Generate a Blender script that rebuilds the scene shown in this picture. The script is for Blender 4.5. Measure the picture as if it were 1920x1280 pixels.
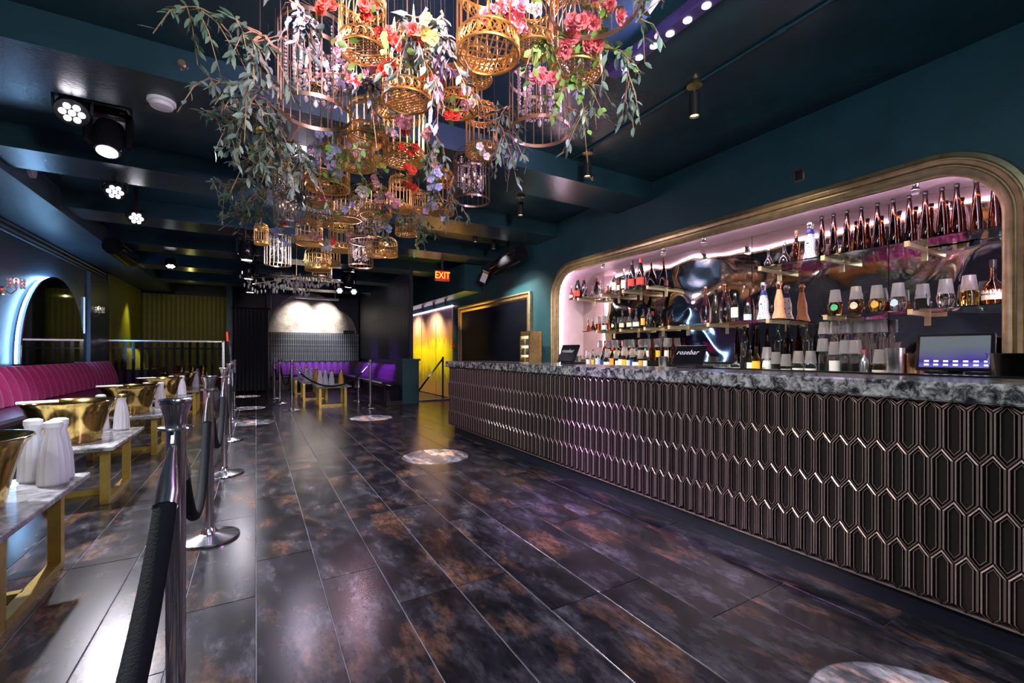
import bpy, bmesh, math, random
from mathutils import Vector, Matrix, Euler
PI = math.pi
for o in list(bpy.data.objects): bpy.data.objects.remove(o)
SC = bpy.context.scene
COL = SC.collection

# ------------------------------------------------------------------ camera
F, CX, VH, EYE = 820.0, 960.0, 662.0, 1.15          # focal length in px of 1920x1280, horizon row, eye height
TH = math.atan(480 / 820.0); SN, CS = math.sin(TH), math.cos(TH)
cam_d = bpy.data.cameras.new('camera'); cam = bpy.data.objects.new('camera', cam_d); COL.objects.link(cam)
cam.location = (0, 0, EYE); cam.rotation_euler = (PI / 2, 0, -TH)
cam_d.sensor_width = 36; cam_d.lens = 36 * F / 1920; cam_d.shift_y = (VH - 640) / 1920
cam_d.clip_start = .05; cam_d.clip_end = 100
SC.camera = cam
# ------------------------------------------------------------------ view, world
vs = SC.view_settings
vs.view_transform = 'Standard'; vs.look = 'None'; vs.gamma = 1; vs.use_curve_mapping = False
vs.exposure = 0.0
W = bpy.data.worlds.new('world'); SC.world = W; W.use_nodes = True
W.node_tree.nodes['Background'].inputs[0].default_value = (.02, .03, .04, 1)
W.node_tree.nodes['Background'].inputs[1].default_value = .3

# ------------------------------------------------------------------ lights of the room
def lamp(name, kind, loc, power, col=(1, 1, 1), aim=None, size=.1, spot=None, blend=.3, size_y=None):
    d = bpy.data.lights.new(name, kind); d.energy = power; d.color = col
    if kind == 'SPOT':
        d.spot_size = math.radians(spot); d.spot_blend = blend; d.shadow_soft_size = size
    elif kind == 'AREA':
        d.size = size
        if size_y: d.shape = 'RECTANGLE'; d.size_y = size_y
    else: d.shadow_soft_size = size
    o = bpy.data.objects.new(name, d); COL.objects.link(o); o.location = loc
    if aim is not None:
        o.rotation_euler = (Vector(aim) - Vector(loc)).to_track_quat('-Z', 'Y').to_euler()
    return o
WHT = (.93, .90, 1.0)
# wash heads on the left ceiling: light the tables, ropes and floor
lamp('wash_light', 'SPOT', (-2.0, 4.3, 2.85), 720, WHT, (-.9, 2.8, 0), .05, 105, .6)
lamp('wash_light', 'SPOT', (-1.22, 4.70, 2.72), 110, WHT, (-.7, 3.0, 0), .05, 100, .6)
lamp('wash_light', 'SPOT', (-1.45, 6.9, 2.75), 300, WHT, (-.9, 4.2, 0), .05, 100, .6)
lamp('wash_light', 'SPOT', (-1.5, 8.1, 2.75), 260, WHT, (-1.2, 7.6, 0), .05, 100, .6)
lamp('wash_light', 'SPOT', (-.2, 10.3, 2.75), 200, WHT, (.6, 7.5, 0), .05, 95, .7)
lamp('wash_light', 'SPOT', (-1.2, .4, 2.9), 110, (.85, .92, 1), (-.4, 3.2, .2), .08, 110, .7)
# magenta wash for the banquette, violet for the booth, violet on the bar front
lamp('magenta_wash', 'SPOT', (-1.5, 7.4, 2.8), 110, (1, .10, .55), (-2.9, 9.6, .7), .1, 75, .6)
lamp('violet_wash', 'SPOT', (1.9, 11.5, 2.9), 260, (.6, .2, 1), (3.0, 11.7, .5), .1, 42, .8)
lamp('violet_wash', 'SPOT', (1.9, 13.7, 2.9), 330, (.6, .2, 1), (3.0, 13.9, .5), .1, 46, .8)
lamp('bar_wash', 'SPOT', (.1, 2.3, 2.85), 1700, (.74, .32, 1), (2.36, 2.15, .12), .06, 42, .9)
lamp('bar_wash', 'SPOT', (-.3, -1.4, 2.9), 180, (1, .86, .80), (2.42, 1.2, .5), .1, 80, .8)
# soft unseen fill added behind the viewpoint, then flower and wall spots
lamp('rear_fill_light', 'SPOT', (1.6, -2.0, 3.05), 75, (.75, .9, 1), (1.2, 3.0, 1.2), .12, 130, .9)
lamp('rear_fill_light', 'SPOT', (-.8, -2.0, 3.05), 65, (.75, .9, 1), (-.6, 3.0, 1.6), .12, 130, .9)
lamp('floral_light', 'SPOT', (1.0, -1.2, 2.2), 560, (1, .94, .88), (.75, 2.9, 2.75), .25, 80, .7)
lamp('wall_wash', 'SPOT', (1.2, .3, 2.5), 80, (.5, .85, 1), (4.3, 2.4, 3.0), .2, 95, .8)
# narrow beams that draw the discs on the floor
def floor_disc(x, y, r, power, lx, ly, lz=3.0, col=(1, .96, 1)):
    v = Vector((x - lx, y - ly, -lz)); ang = 2 * math.degrees(math.atan(r / v.length))
    lamp('pin_beam', 'SPOT', (lx, ly, lz), power, col, (x, y, 0), .004, ang, .04)

# ------------------------------------------------------------------ helpers
def ray(u, v):
    a = (u - CX) / F
    return Vector((SN + a * CS, CS - a * SN, (VH - v) / F))
def atX(u, v, X):
    r = ray(u, v); d = X / r.x; return Vector((X, r.y * d, EYE + r.z * d))
def atY(u, v, Y):
    r = ray(u, v); d = Y / r.y; return Vector((r.x * d, Y, EYE + r.z * d))
def atZ(u, v, Z):
    r = ray(u, v); d = (Z - EYE) / r.z; return Vector((r.x * d, r.y * d, Z))
def atD(u, v, d):
    r = ray(u, v); return Vector((r.x * d, r.y * d, EYE + r.z * d))
def depth(p): return p[0] * SN + p[1] * CS

class MB:
    def __init__(s): s.v = []; s.f = []; s.m = []; s.cur = 0
    def add(s, vs, fs):
        k = len(s.v); s.v += [tuple(p) for p in vs]
        for f in fs: s.f.append([i + k for i in f]); s.m.append(s.cur)
        return s
    def box(s, c, d, rot=None):
        x, y, z = d[0] / 2, d[1] / 2, d[2] / 2
        P = [Vector(q) for q in ((-x,-y,-z),(x,-y,-z),(x,y,-z),(-x,y,-z),(-x,-y,z),(x,-y,z),(x,y,z),(-x,y,z))]
        if rot is not None:
            R = rot if isinstance(rot, Matrix) else Euler(rot).to_matrix()
            P = [R @ p for p in P]
        c = Vector(c)
        return s.add([p + c for p in P], [(0,3,2,1),(4,5,6,7),(0,1,5,4),(1,2,6,5),(2,3,7,6),(3,0,4,7)])
    def box2(s, a, b):
        return s.box([(a[i] + b[i]) / 2 for i in range(3)], [abs(b[i] - a[i]) for i in range(3)])
    def bbox2(s, a, b, e):
        """box with chamfered vertical and top edges"""
        x0, x1 = sorted((a[0], b[0])); y0, y1 = sorted((a[1], b[1])); z0, z1 = sorted((a[2], b[2]))
        def lp(i, z): return [(x0+i,y0+e+0,z),(x0+e,y0+i,z),(x1-e,y0+i,z),(x1-i,y0+e,z),(x1-i,y1-e,z),(x1-e,y1-i,z),(x0+e,y1-i,z),(x0+i,y1-e,z)]
        L = [lp(e*.9, z0), lp(0, z0+e), lp(0, z1-e), lp(e*.9, z1)]
        vs = [p for l in L for p in l]; fs = [tuple(range(7,-1,-1)), tuple(range(24,32))]
        for k in range(3):
            for i in range(8): j = (i+1) % 8; fs.append((k*8+i, k*8+j, k*8+8+j, k*8+8+i))
        return s.add(vs, fs)
    def tube(s, pts, r, n=6, closed=False, caps=True):
        pts = [Vector(p) for p in pts]; N = len(pts); vs = []; fs = []
        prev = None
        for i, p in enumerate(pts):
            if closed: t = pts[(i+1) % N] - pts[i-1]
            else: t = pts[min(i+1, N-1)] - pts[max(i-1, 0)]
            if t.length < 1e-9: t = Vector((0,0,1))
            t.normalize()
            if prev is None:
                a = Vector((0,0,1)) if abs(t.z) < .9 else Vector((1,0,0))
                u = t.cross(a).normalized()
            else:
                u = prev - t * prev.dot(t)
                u = u.normalized() if u.length > 1e-6 else t.orthogonal().normalized()
            prev = u; w = t.cross(u)
            rr = r[i] if isinstance(r, (list, tuple)) else r
            for k in range(n):
                an = 2 * PI * k / n
                vs.append(p + (u * math.cos(an) + w * math.sin(an)) * rr)
        M = N if closed else N - 1
        for i in range(M):
            j = (i + 1) % N
            for k in range(n):
                l = (k + 1) % n; fs.append((i*n+k, i*n+l, j*n+l, j*n+k))
        if caps and not closed:
            fs.append(tuple(range(n-1, -1, -1))); fs.append(tuple((N-1)*n + k for k in range(n)))
        return s.add(vs, fs)
    def cyl(s, a, b, r0, r1=None, n=12):
        return s.tube([a, b], [r0, r0 if r1 is None else r1], n)
    def ring(s, c, R, r, n=24, m=5, sy=1.0):
        c = Vector(c)
        return s.tube([c + Vector((R*math.cos(2*PI*i/n), R*sy*math.sin(2*PI*i/n), 0)) for i in range(n)], r, m, closed=True)
    def lathe(s, prof, n=16, c=(0,0,0), cap0=True, cap1=True, flute=0, fl_n=0):
        vs = []; fs = []; m = len(prof)
        for (r, z) in prof:
            for k in range(n):
                a = 2*PI*k/n; q = r * (1 + (flute * math.cos(fl_n * a) if fl_n else 0))
                vs.append((c[0]+q*math.cos(a), c[1]+q*math.sin(a), c[2]+z))
        for i in range(m-1):
            for k in range(n):
                l = (k+1) % n; fs.append((i*n+k, i*n+l, (i+1)*n+l, (i+1)*n+k))
        if cap0: fs.append(tuple(range(n-1,-1,-1)))
        if cap1: fs.append(tuple((m-1)*n+k for k in range(n)))
        return s.add(vs, fs)
    def band(s, c, R, z0, z1, th=.003, n=24):
        """flat hoop standing upright"""
        return s.lathe([(R,z0),(R+th,z0),(R+th,z1),(R,z1),(R,z0)], n, c, False, False)
    def ball(s, c, r, n=8, m=6, sz=1.0):
        return s.lathe([(r*math.sin(PI*i/m) + 1e-5, -r*sz*math.cos(PI*i/m)) for i in range(m+1)], n, c)
    def quad(s, a, b, c, d): return s.add([a, b, c, d], [(0,1,2,3)])
    def prism(s, poly, a, b, axis='y'):
        """2D polygon extruded from a to b along axis"""
        n = len(poly)
        def P(p, t): return {'y': (p[0], t, p[1]), 'x': (t, p[0], p[1]), 'z': (p[0], p[1], t)}[axis]
        vs = [P(p, a) for p in poly] + [P(p, b) for p in poly]
        fs = [tuple(range(n)), tuple(range(2*n-1, n-1, -1))] + [(i, n+i, n+(i+1)%n, (i+1)%n) for i in range(n)]
        return s.add(vs, fs)
    def mesh(s, name, smooth=False):
        me = bpy.data.meshes.new(name); me.from_pydata(s.v, [], s.f)
        if any(s.m): me.polygons.foreach_set('material_index', s.m)
        bm = bmesh.new(); bm.from_mesh(me); bmesh.ops.recalc_face_normals(bm, faces=bm.faces); bm.to_mesh(me); bm.free()
        if smooth: me.polygons.foreach_set('use_smooth', [True]*len(me.polygons)); me.set_sharp_from_angle(angle=math.radians(40))
        me.update(); return me
    def build(s, name, mat, parent=None, smooth=False, stuff=False, loc=None):
        return put(name, s.mesh(name, smooth), mat, parent, stuff, loc)
def put(name, me, mat=None, parent=None, stuff=False, loc=None):
    o = bpy.data.objects.new(name, me); COL.objects.link(o)
    if mat is not None and len(me.materials) == 0:
        for q in (mat if isinstance(mat, (list, tuple)) else [mat]): me.materials.append(q)
    if parent is not None: o.parent = parent
    if stuff: o['kind'] = 'stuff'
    if loc is not None: o.location = loc
    return o
def tag(o, label, cat, group=None):
    o['label'] = label; o['category'] = cat
    if group: o['group'] = group
    return o
def thing(name, label, cat, loc=(0,0,0), rz=0, group=None, scale=None):
    o = bpy.data.objects.new(name, None); COL.objects.link(o); o.empty_display_size = .1
    o.location = loc; o.rotation_euler = (0, 0, rz)
    if scale is not None: o.scale = scale if hasattr(scale, '__len__') else (scale,)*3
    return tag(o, label, cat, group)
def struct(o): o['kind'] = 'structure'; return o
def copy_tree(o, parent=None):
    c = o.copy(); COL.objects.link(c); c.parent = parent
    for ch in [q for q in KIDS.get(o.name, [])]: 
        d = copy_tree(ch, c)
    return c
KIDS = {}
def index_kids(root):
    KIDS[root.name] = [q for q in bpy.data.objects if q.parent == root]
    for q in KIDS[root.name]: index_kids(q)
ORD = ['first','second','third','fourth','fifth','sixth','seventh','eighth','ninth','tenth','eleventh','twelfth','thirteenth','fourteenth','fifteenth','sixteenth','seventeenth','eighteenth','nineteenth','twentieth']

# ------------------------------------------------------------------ materials
def mat(name, col, rough=.5, metal=0., emit=None, estr=0., trans=0., ior=1.45, alpha=1., coat=0., sheen=0., var=0., vscale=8., bump=0., bscale=60., spec=None):
    m = bpy.data.materials.new(name); m.use_nodes = True; nt = m.node_tree; b = nt.nodes['Principled BSDF']
    I = b.inputs
    I['Base Color'].default_value = (*col, 1); I['Roughness'].default_value = rough; I['Metallic'].default_value = metal
    I['IOR'].default_value = ior; I['Transmission Weight'].default_value = trans; I['Alpha'].default_value = alpha
    I['Coat Weight'].default_value = coat; I['Sheen Weight'].default_value = sheen
    if spec is not None: I['Specular IOR Level'].default_value = spec
    if emit: I['Emission Color'].default_value = (*emit, 1); I['Emission Strength'].default_value = estr
    if var or bump:
        tc = nt.nodes.new('ShaderNodeTexCoord')
    if var:
        n = nt.nodes.new('ShaderNodeTexNoise'); n.inputs['Scale'].default_value = vscale; n.inputs['Detail'].default_value = 5
        nt.links.new(tc.outputs['Object'], n.inputs['Vector'])
        r = nt.nodes.new('ShaderNodeValToRGB'); nt.links.new(n.outputs['Fac'], r.inputs['Fac'])
        r.color_ramp.elements[0].position = .3; r.color_ramp.elements[1].position = .7
        r.color_ramp.elements[0].color = (*[c*(1-var) for c in col], 1); r.color_ramp.elements[1].color = (*[min(1, c*(1+var)) for c in col], 1)
        nt.links.new(r.outputs['Color'], I['Base Color'])
    if bump:
        n = nt.nodes.new('ShaderNodeTexNoise'); n.inputs['Scale'].default_value = bscale; n.inputs['Detail'].default_value = 4
        nt.links.new(tc.outputs['Object'], n.inputs['Vector'])
        bp = nt.nodes.new('ShaderNodeBump'); bp.inputs['Strength'].default_value = bump; bp.inputs['Distance'].default_value = .02
        nt.links.new(n.outputs['Fac'], bp.inputs['Height']); nt.links.new(bp.outputs['Normal'], I['Normal'])
    return m
M = {}
M['teal'] = mat('teal_paint', (.012,.055,.072), .45, var=.15, vscale=3, bump=.08, bscale=90)
M['ceil'] = mat('ceiling_paint', (.014,.042,.058), .25, var=.2, vscale=2, bump=.06, bscale=50)
M['ceil_grey'] = mat('beam_paint', (.03,.04,.052), .4, var=.15, vscale=2)
M['left'] = mat('left_wall_paint', (.036,.060,.088), .4, var=.2, vscale=3, bump=.1, bscale=40)
M['black'] = mat('black_paint', (.012,.012,.014), .45, var=.2, vscale=10)
M['blackgloss'] = mat('black_gloss', (.008,.008,.01), .12, var=.1, vscale=20)
M['navy'] = mat('navy_paint', (.012,.016,.035), .4, var=.15)
M['chrome'] = mat('chrome', (.88,.88,.92), .16, 1, var=.04, vscale=30)
M['steel'] = mat('brushed_steel', (.6,.6,.62), .28, 1, var=.1, vscale=40)
M['gold'] = mat('polished_gold', (.66,.47,.14), .13, 1, var=.08, vscale=20)
M['brass'] = mat('antique_brass', (.62,.47,.24), .30, 1, var=.15, vscale=25)
M['legold'] = mat('gold_paint', (.62,.46,.10), .32, .7, var=.1, vscale=20)
M['cage'] = mat('cage_gold', (.92,.60,.18), .36, 1, var=.15, vscale=60)
M['ringbrass'] = mat('cage_band_brass', (.52,.42,.26), .3, 1, var=.12, vscale=40)
M['frame'] = mat('frame_gold', (.52,.40,.23), .33, .85, var=.2, vscale=15)
M['glass'] = mat('clear_glass', (.95,.97,.97), .02, trans=1, ior=1.45)
M['shelfglass'] = mat('shelf_glass', (.75,.95,.88), .02, trans=1, ior=1.45)
M['crystal'] = mat('crystal', (.97,.95,.93), .05, trans=.55, ior=1.7, spec=1.0)
M['bulb'] = mat('candle_bulb', (1,.85,.6), .3, emit=(1,.72,.38), estr=2.0)
M['wick'] = mat('candle_sleeve', (.6,.5,.38), .5)
M['bark'] = mat('twig_bark', (.30,.19,.10), .8, var=.35, vscale=30, bump=.4, bscale=80)
M['leaf'] = mat('eucalyptus_leaf', (.15,.235,.195), .5, var=.3, vscale=12)
M['leaf2'] = mat('olive_leaf', (.09,.16,.11), .5, var=.3, vscale=12)
M['leafg'] = mat('bright_leaf', (.20,.42,.10), .5, var=.3, vscale=20)
M['leafv'] = mat('lilac_leaf', (.40,.38,.55), .5, var=.2, vscale=20)
FLC = {'red': (.85,.07,.03), 'pink': (.90,.25,.30), 'blush': (.85,.48,.50), 'white': (.85,.78,.74), 'blue': (.38,.46,.78), 'lilac': (.48,.40,.66), 'yellow': (.78,.70,.12), 'orange': (.75,.36,.05)}
for k, c in FLC.items(): M['fl_'+k] = mat(k+'_petal', c, .55, sheen=.3, var=.15, vscale=40)
M['pollen'] = mat('pollen', (.8,.6,.15), .7)
M['granite_leg'] = mat('table_edge', (.3,.29,.3), .3, var=.3, vscale=40)
M['white'] = mat('white_plastic', (.74,.76,.80), .35, var=.05)
M['frost'] = mat('frosted_plastic', (.80,.82,.88), .42, trans=.35, ior=1.2, var=.04)
M['cup'] = mat('frosted_cup', (.92,.90,.94), .30, trans=.84, ior=1.2)
M['amberliq'] = mat('juice', (.75,.45,.05), .3, trans=.2)
M['velvet_m'] = mat('magenta_velvet', (.27,.012,.11), .75, sheen=.25, var=.2, vscale=14, bump=.1, bscale=200)
M['velvet_p'] = mat('purple_velvet', (.17,.02,.30), .75, sheen=.2, var=.2, vscale=14)
M['vinyl'] = mat('dark_vinyl', (.035,.018,.05), .28, var=.15)
M['velvet_y'] = mat('olive_velvet', (.30,.28,.02), .7, sheen=.4, var=.15)
M['yellowwall'] = mat('mustard_rib', (.15,.145,.01), .55, var=.12, vscale=6)
M['rope'] = mat('rope_velvet', (.0035,.007,.009), .8, spec=.25, bump=.2, bscale=160)
M['fabric_black'] = mat('black_curtain', (.010,.010,.016), .9, sheen=.2)
M['pink_in'] = mat('niche_lacquer', (.74,.56,.64), .32, var=.06)
M['mirror_plain'] = mat('smoked_mirror', (.42,.42,.46), .03, 1)
M['screen'] = mat('dark_screen', (.004,.005,.010), .16)
M['grout'] = mat('joint_grout', (.22,.23,.27), .6, var=.2, vscale=20)
M['tilecore'] = mat('tile_backing', (.014,.012,.011), .6)
M['kick'] = mat('kick_panel', (.007,.008,.017), .38, var=.2, vscale=6)
M['cork'] = mat('cork', (.5,.36,.2), .8)
M['red'] = mat('red_plastic', (.55,.03,.02), .4)
M['led'] = mat('white_led', (1,1,1), .3, emit=(.93,.88,1), estr=14)
M['ledv'] = mat('violet_led', (1,1,1), .3, emit=(.80,.72,1), estr=9)
M['ledwarm'] = mat('warm_lamp', (1,.8,.4), .3, emit=(1,.66,.22), estr=6)
M['ledpink'] = mat('pink_led_strip', (1,.9,.95), .3, emit=(1,.74,.94), estr=95)
M['fridgeglow'] = mat('fridge_light', (.9,.95,1), .3, emit=(.75,.88,1), estr=4)
M['bracket'] = mat('bracket_gold', (.72,.58,.34), .35, .45, var=.06)
M['ledblue'] = mat('blue_led_strip', (.9,.95,1), .3, emit=(.28,.58,1), estr=48)
M['exit'] = mat('exit_face', (.1,.01,.01), .4)
M['exitletter'] = mat('exit_letter', (1,.2,.05), .4, emit=(1,.20,.03), estr=5)
M['exitglow'] = mat('exit_backing', (.2,.01,.0), .4, emit=(.9,.02,.0), estr=.7)
M['grey_pl'] = mat('grey_plastic', (.35,.36,.40), .4)

def nodes_mat(name):
    m = bpy.data.materials.new(name); m.use_nodes = True
    nt = m.node_tree; return m, nt, nt.nodes['Principled BSDF']
def N(nt, t, **k):
    n = nt.nodes.new(t)
    for a, b in k.items():
        if a in n.inputs: n.inputs[a].default_value = b
        else: setattr(n, a, b)
    return n
def ramp(nt, fac, stops):
    r = nt.nodes.new('ShaderNodeValToRGB'); e = r.color_ramp.elements
    e.remove(e[1]); e[0].position = stops[0][0]; e[0].color = (*stops[0][1], 1)
    for p, c in stops[1:]: q = e.new(p); q.color = (*c, 1)
    nt.links.new(fac, r.inputs['Fac']); return r
def plank_mat():
    m, nt, b = nodes_mat('burnished_plank'); L = nt.links.new
    g = N(nt, 'ShaderNodeNewGeometry'); oi = N(nt, 'ShaderNodeObjectInfo')
    mp = N(nt, 'ShaderNodeMapping'); mp.inputs['Scale'].default_value = (5.0, 2.2, 1)
    L(g.outputs['Position'], mp.inputs['Vector'])
    ad = N(nt, 'ShaderNodeVectorMath', operation='ADD'); ml = N(nt, 'ShaderNodeMath', operation='MULTIPLY'); ml.inputs[1].default_value = 37
    L(oi.outputs['Random'], ml.inputs[0]); L(mp.outputs['Vector'], ad.inputs[0]); L(ml.outputs[0], ad.inputs[1])
    n1 = N(nt, 'ShaderNodeTexNoise', Scale=.9, Detail=7, Roughness=.6); L(ad.outputs[0], n1.inputs['Vector'])
    n2 = N(nt, 'ShaderNodeTexNoise', Scale=1.7, Detail=6, Roughness=.55); L(ad.outputs[0], n2.inputs['Vector'])
    base = ramp(nt, n2.outputs['Fac'], [(.30,(.005,.005,.007)), (.47,(.012,.012,.016)), (.60,(.038,.038,.046)), (.78,(.12,.12,.135))])
    rust = ramp(nt, n1.outputs['Fac'], [(.53,(0,0,0)), (.68,(1,1,1))])
    mx = N(nt, 'ShaderNodeMix', data_type='RGBA'); L(rust.outputs['Color'], mx.inputs['Factor'])
    L(base.outputs['Color'], mx.inputs[6])
    rc = ramp(nt, n2.outputs['Fac'], [(.25,(.03,.018,.013)), (.75,(.21,.11,.065))]); L(rc.outputs['Color'], mx.inputs[7])
    L(mx.outputs[2], b.inputs['Base Color'])
    n3 = N(nt, 'ShaderNodeTexNoise', Scale=9, Detail=5, Roughness=.6); L(ad.outputs[0], n3.inputs['Vector'])
    gr = ramp(nt, n3.outputs['Fac'], [(.35,(.55,)*3), (.65,(1.5,)*3)])
    mg = N(nt, 'ShaderNodeMix', data_type='RGBA', blend_type='MULTIPLY'); mg.inputs[0].default_value = 1; L(mx.outputs[2], mg.inputs[6]); L(gr.outputs['Color'], mg.inputs[7])
    L(mg.outputs[2], b.inputs['Base Color']); b.inputs['Roughness'].default_value = .24; b.inputs['Specular IOR Level'].default_value = .4
    return m
M['plank'] = plank_mat()
def granite(name, stops, scale=9):
    m, nt, b = nodes_mat(name); L = nt.links.new
    g = N(nt, 'ShaderNodeNewGeometry')
    n1 = N(nt, 'ShaderNodeTexNoise', Scale=scale, Detail=8, Roughness=.7, Distortion=.6); L(g.outputs['Position'], n1.inputs['Vector'])
    r = ramp(nt, n1.outputs['Fac'], stops); L(r.outputs['Color'], b.inputs['Base Color']); b.inputs['Roughness'].default_value = .16
    return m
M['granite'] = granite('granite_slab', [(.38,(.010,.012,.016)), (.46,(.07,.085,.085)), (.53,(.26,.29,.27)), (.64,(.50,.53,.50))], 22)
M['marble'] = granite('table_marble', [(.36,(.08,.085,.09)), (.5,(.30,.31,.32)), (.65,(.52,.54,.55))], 9)
def tile_mat(name, lo, hi):
    m, nt, b = nodes_mat(name); L = nt.links.new
    oi = N(nt, 'ShaderNodeObjectInfo')
    r = ramp(nt, oi.outputs['Random'], [(0,lo), (1,hi)])
    L(r.outputs['Color'], b.inputs['Base Color']); b.inputs['Metallic'].default_value = .75; b.inputs['Roughness'].default_value = .30
    return m
M['tile'] = tile_mat('dark_bronze_glaze', (.040,.032,.028), (.060,.048,.042)); M['tilerim'] = tile_mat('bronze_edge_highlight', (.42,.33,.29), (.52,.42,.37))  # thin-glazed ridges, with their highlights painted in as paler bronze
def wavy_mirror():
    m, nt, b = nodes_mat('antique_wavy_mirror'); L = nt.links.new
    b.inputs['Metallic'].default_value = 1; b.inputs['Roughness'].default_value = .04; b.inputs['Base Color'].default_value = (.66,.57,.54,1)
    g = N(nt, 'ShaderNodeNewGeometry')
    n1 = N(nt, 'ShaderNodeTexNoise', Scale=1.5, Detail=1.0, Roughness=.35, Distortion=.5); L(g.outputs['Position'], n1.inputs['Vector'])
    bp = N(nt, 'ShaderNodeBump', Strength=.30, Distance=.10); L(n1.outputs['Fac'], bp.inputs['Height']); L(bp.outputs['Normal'], b.inputs['Normal'])
    return m
M['wavy'] = wavy_mirror()
def art_mat():
    m, nt, b = nodes_mat('painted_mural'); L = nt.links.new
    g = N(nt, 'ShaderNodeNewGeometry'); sx = N(nt, 'ShaderNodeSeparateXYZ'); L(g.outputs['Position'], sx.inputs[0])
    mp = N(nt, 'ShaderNodeMapping'); mp.inputs['Scale'].default_value = (1, 5, 1.3); L(g.outputs['Position'], mp.inputs['Vector'])
    n = N(nt, 'ShaderNodeTexNoise', Scale=1.4, Detail=9, Roughness=.7); L(mp.outputs['Vector'], n.inputs['Vector'])
    a = N(nt, 'ShaderNodeMath', operation='MULTIPLY_ADD'); L(n.outputs['Fac'], a.inputs[0]); a.inputs[1].default_value = 1.6; L(sx.outputs['Z'], a.inputs[2])
    d = N(nt, 'ShaderNodeMath', operation='DIVIDE'); L(a.outputs[0], d.inputs[0]); d.inputs[1].default_value = 3.6
    r = ramp(nt, d.outputs[0], [(.26,(.40,.22,.10)), (.36,(.30,.22,.04)), (.42,(.60,.50,.01)), (.56,(.74,.62,.01)), (.65,(.52,.24,.05)), (.75,(.48,.26,.34)), (.84,(.60,.44,.58))])
    L(r.outputs['Color'], b.inputs['Base Color']); b.inputs['Roughness'].default_value = .5
    return m
M['art'] = art_mat()
def disc_mat():
    m, nt, b = nodes_mat('mottled_gilt'); L = nt.links.new
    g = N(nt, 'ShaderNodeNewGeometry'); n = N(nt, 'ShaderNodeTexNoise', Scale=3.5, Detail=9, Roughness=.7); L(g.outputs['Position'], n.inputs['Vector'])
    r = ramp(nt, n.outputs['Fac'], [(.35,(.22,.18,.15)), (.6,(.46,.40,.35))]); L(r.outputs['Color'], b.inputs['Base Color'])
    b.inputs['Roughness'].default_value = .5; return m
M['disc'] = disc_mat()
def azul_mat():
    m, nt, b = nodes_mat('blue_painted_ceramic'); L = nt.links.new
    t = N(nt, 'ShaderNodeTexCoord'); w = N(nt, 'ShaderNodeTexWave', Scale=9, Distortion=14, Detail=0); w.inputs['Detail Scale'].default_value = 1.4
    L(t.outputs['Object'], w.inputs['Vector'])
    r = ramp(nt, w.outputs['Fac'], [(.0,(.04,.06,.25)), (.10,(.05,.08,.30)), (.17,(.72,.76,.84))]); L(r.outputs['Color'], b.inputs['Base Color'])
    b.inputs['Roughness'].default_value = .2; return m
M['azul'] = azul_mat()
def scr_mat():
    m, nt, b = nodes_mat('lit_touch_screen'); L = nt.links.new
    t = N(nt, 'ShaderNodeTexCoord'); sx = N(nt, 'ShaderNodeSeparateXYZ'); L(t.outputs['Generated'], sx.inputs[0])
    n = N(nt, 'ShaderNodeTexNoise', Scale=1.2, Detail=1); L(t.outputs['Generated'], n.inputs['Vector'])
    a = N(nt, 'ShaderNodeMath', operation='MULTIPLY_ADD'); L(n.outputs['Fac'], a.inputs[0]); a.inputs[1].default_value = .6; L(sx.outputs['Z'], a.inputs[2])
    r = ramp(nt, a.outputs[0], [(.25,(.22,.20,.75)), (.5,(.06,.03,.42)), (.75,(.12,.12,.30)), (1.0,(.16,.19,.22))])
    L(r.outputs['Color'], b.inputs['Emission Color']); b.inputs['Emission Strength'].default_value = .75; b.inputs['Base Color'].default_value = (0,0,0,1)
    b.inputs['Roughness'].default_value = .3; return m
M['lit'] = scr_mat()
M['icon'] = mat('screen_icon', (.5,.5,.6), .4, emit=(.8,.75,1), estr=1.2)
def bottle_mat(name, col, rough=.04): return mat(name, col, rough, trans=1, ior=1.45)
M['b_clear'] = bottle_mat('clear_bottle', (.93,.95,.95)); M['b_amber'] = bottle_mat('amber_bottle', (.075,.014,.003)); M['b_dark'] = mat('dark_bottle', (.012,.012,.010), .08, coat=.5)
M['b_cognac'] = bottle_mat('cognac_bottle', (.36,.10,.02)); M['b_pinkish'] = bottle_mat('rose_bottle', (.85,.66,.62)); M['b_green'] = bottle_mat('green_bottle', (.06,.16,.07)); M['b_blue'] = bottle_mat('blue_bottle', (.15,.30,.85))
M['b_yellow'] = bottle_mat('gold_spirit_bottle', (.85,.62,.12)); M['b_white'] = mat('white_bottle', (.8,.8,.8), .25); M['b_peach'] = mat('peach_ceramic', (.62,.30,.17), .3, var=.1)
M['lb_white'] = mat('white_label', (.75,.76,.72), .6, var=.05); M['lb_cream'] = mat('cream_label', (.60,.55,.40), .6, var=.06); M['lb_green'] = mat('green_label', (.06,.40,.16), .5); M['lb_orange'] = mat('orange_label', (.75,.34,.05), .5)
M['lb_yellow'] = mat('yellow_label', (.80,.48,.03), .5); M['lb_red'] = mat('red_label', (.60,.05,.03), .5); M['lb_blue'] = mat('blue_label', (.45,.65,.75), .5); M['lb_dblue'] = mat('cobalt_cap', (.03,.04,.25), .3)
M['cap_black'] = mat('black_cap', (.015,.015,.015), .3); M['cap_silver'] = mat('silver_cap', (.7,.7,.7), .2, 1); M['cap_gold'] = mat('gold_cap', (.75,.55,.2), .25, 1); M['cap_green'] = mat('green_spout', (.05,.5,.25), .4); M['cap_red'] = mat('red_spout', (.6,.05,.03), .4); M['copper'] = mat('copper', (.75,.38,.22), .2, 1)
M['ink'] = mat('dark_ink', (.03,.03,.05), .6); M['inkw'] = mat('white_ink', (.8,.8,.85), .5)

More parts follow.
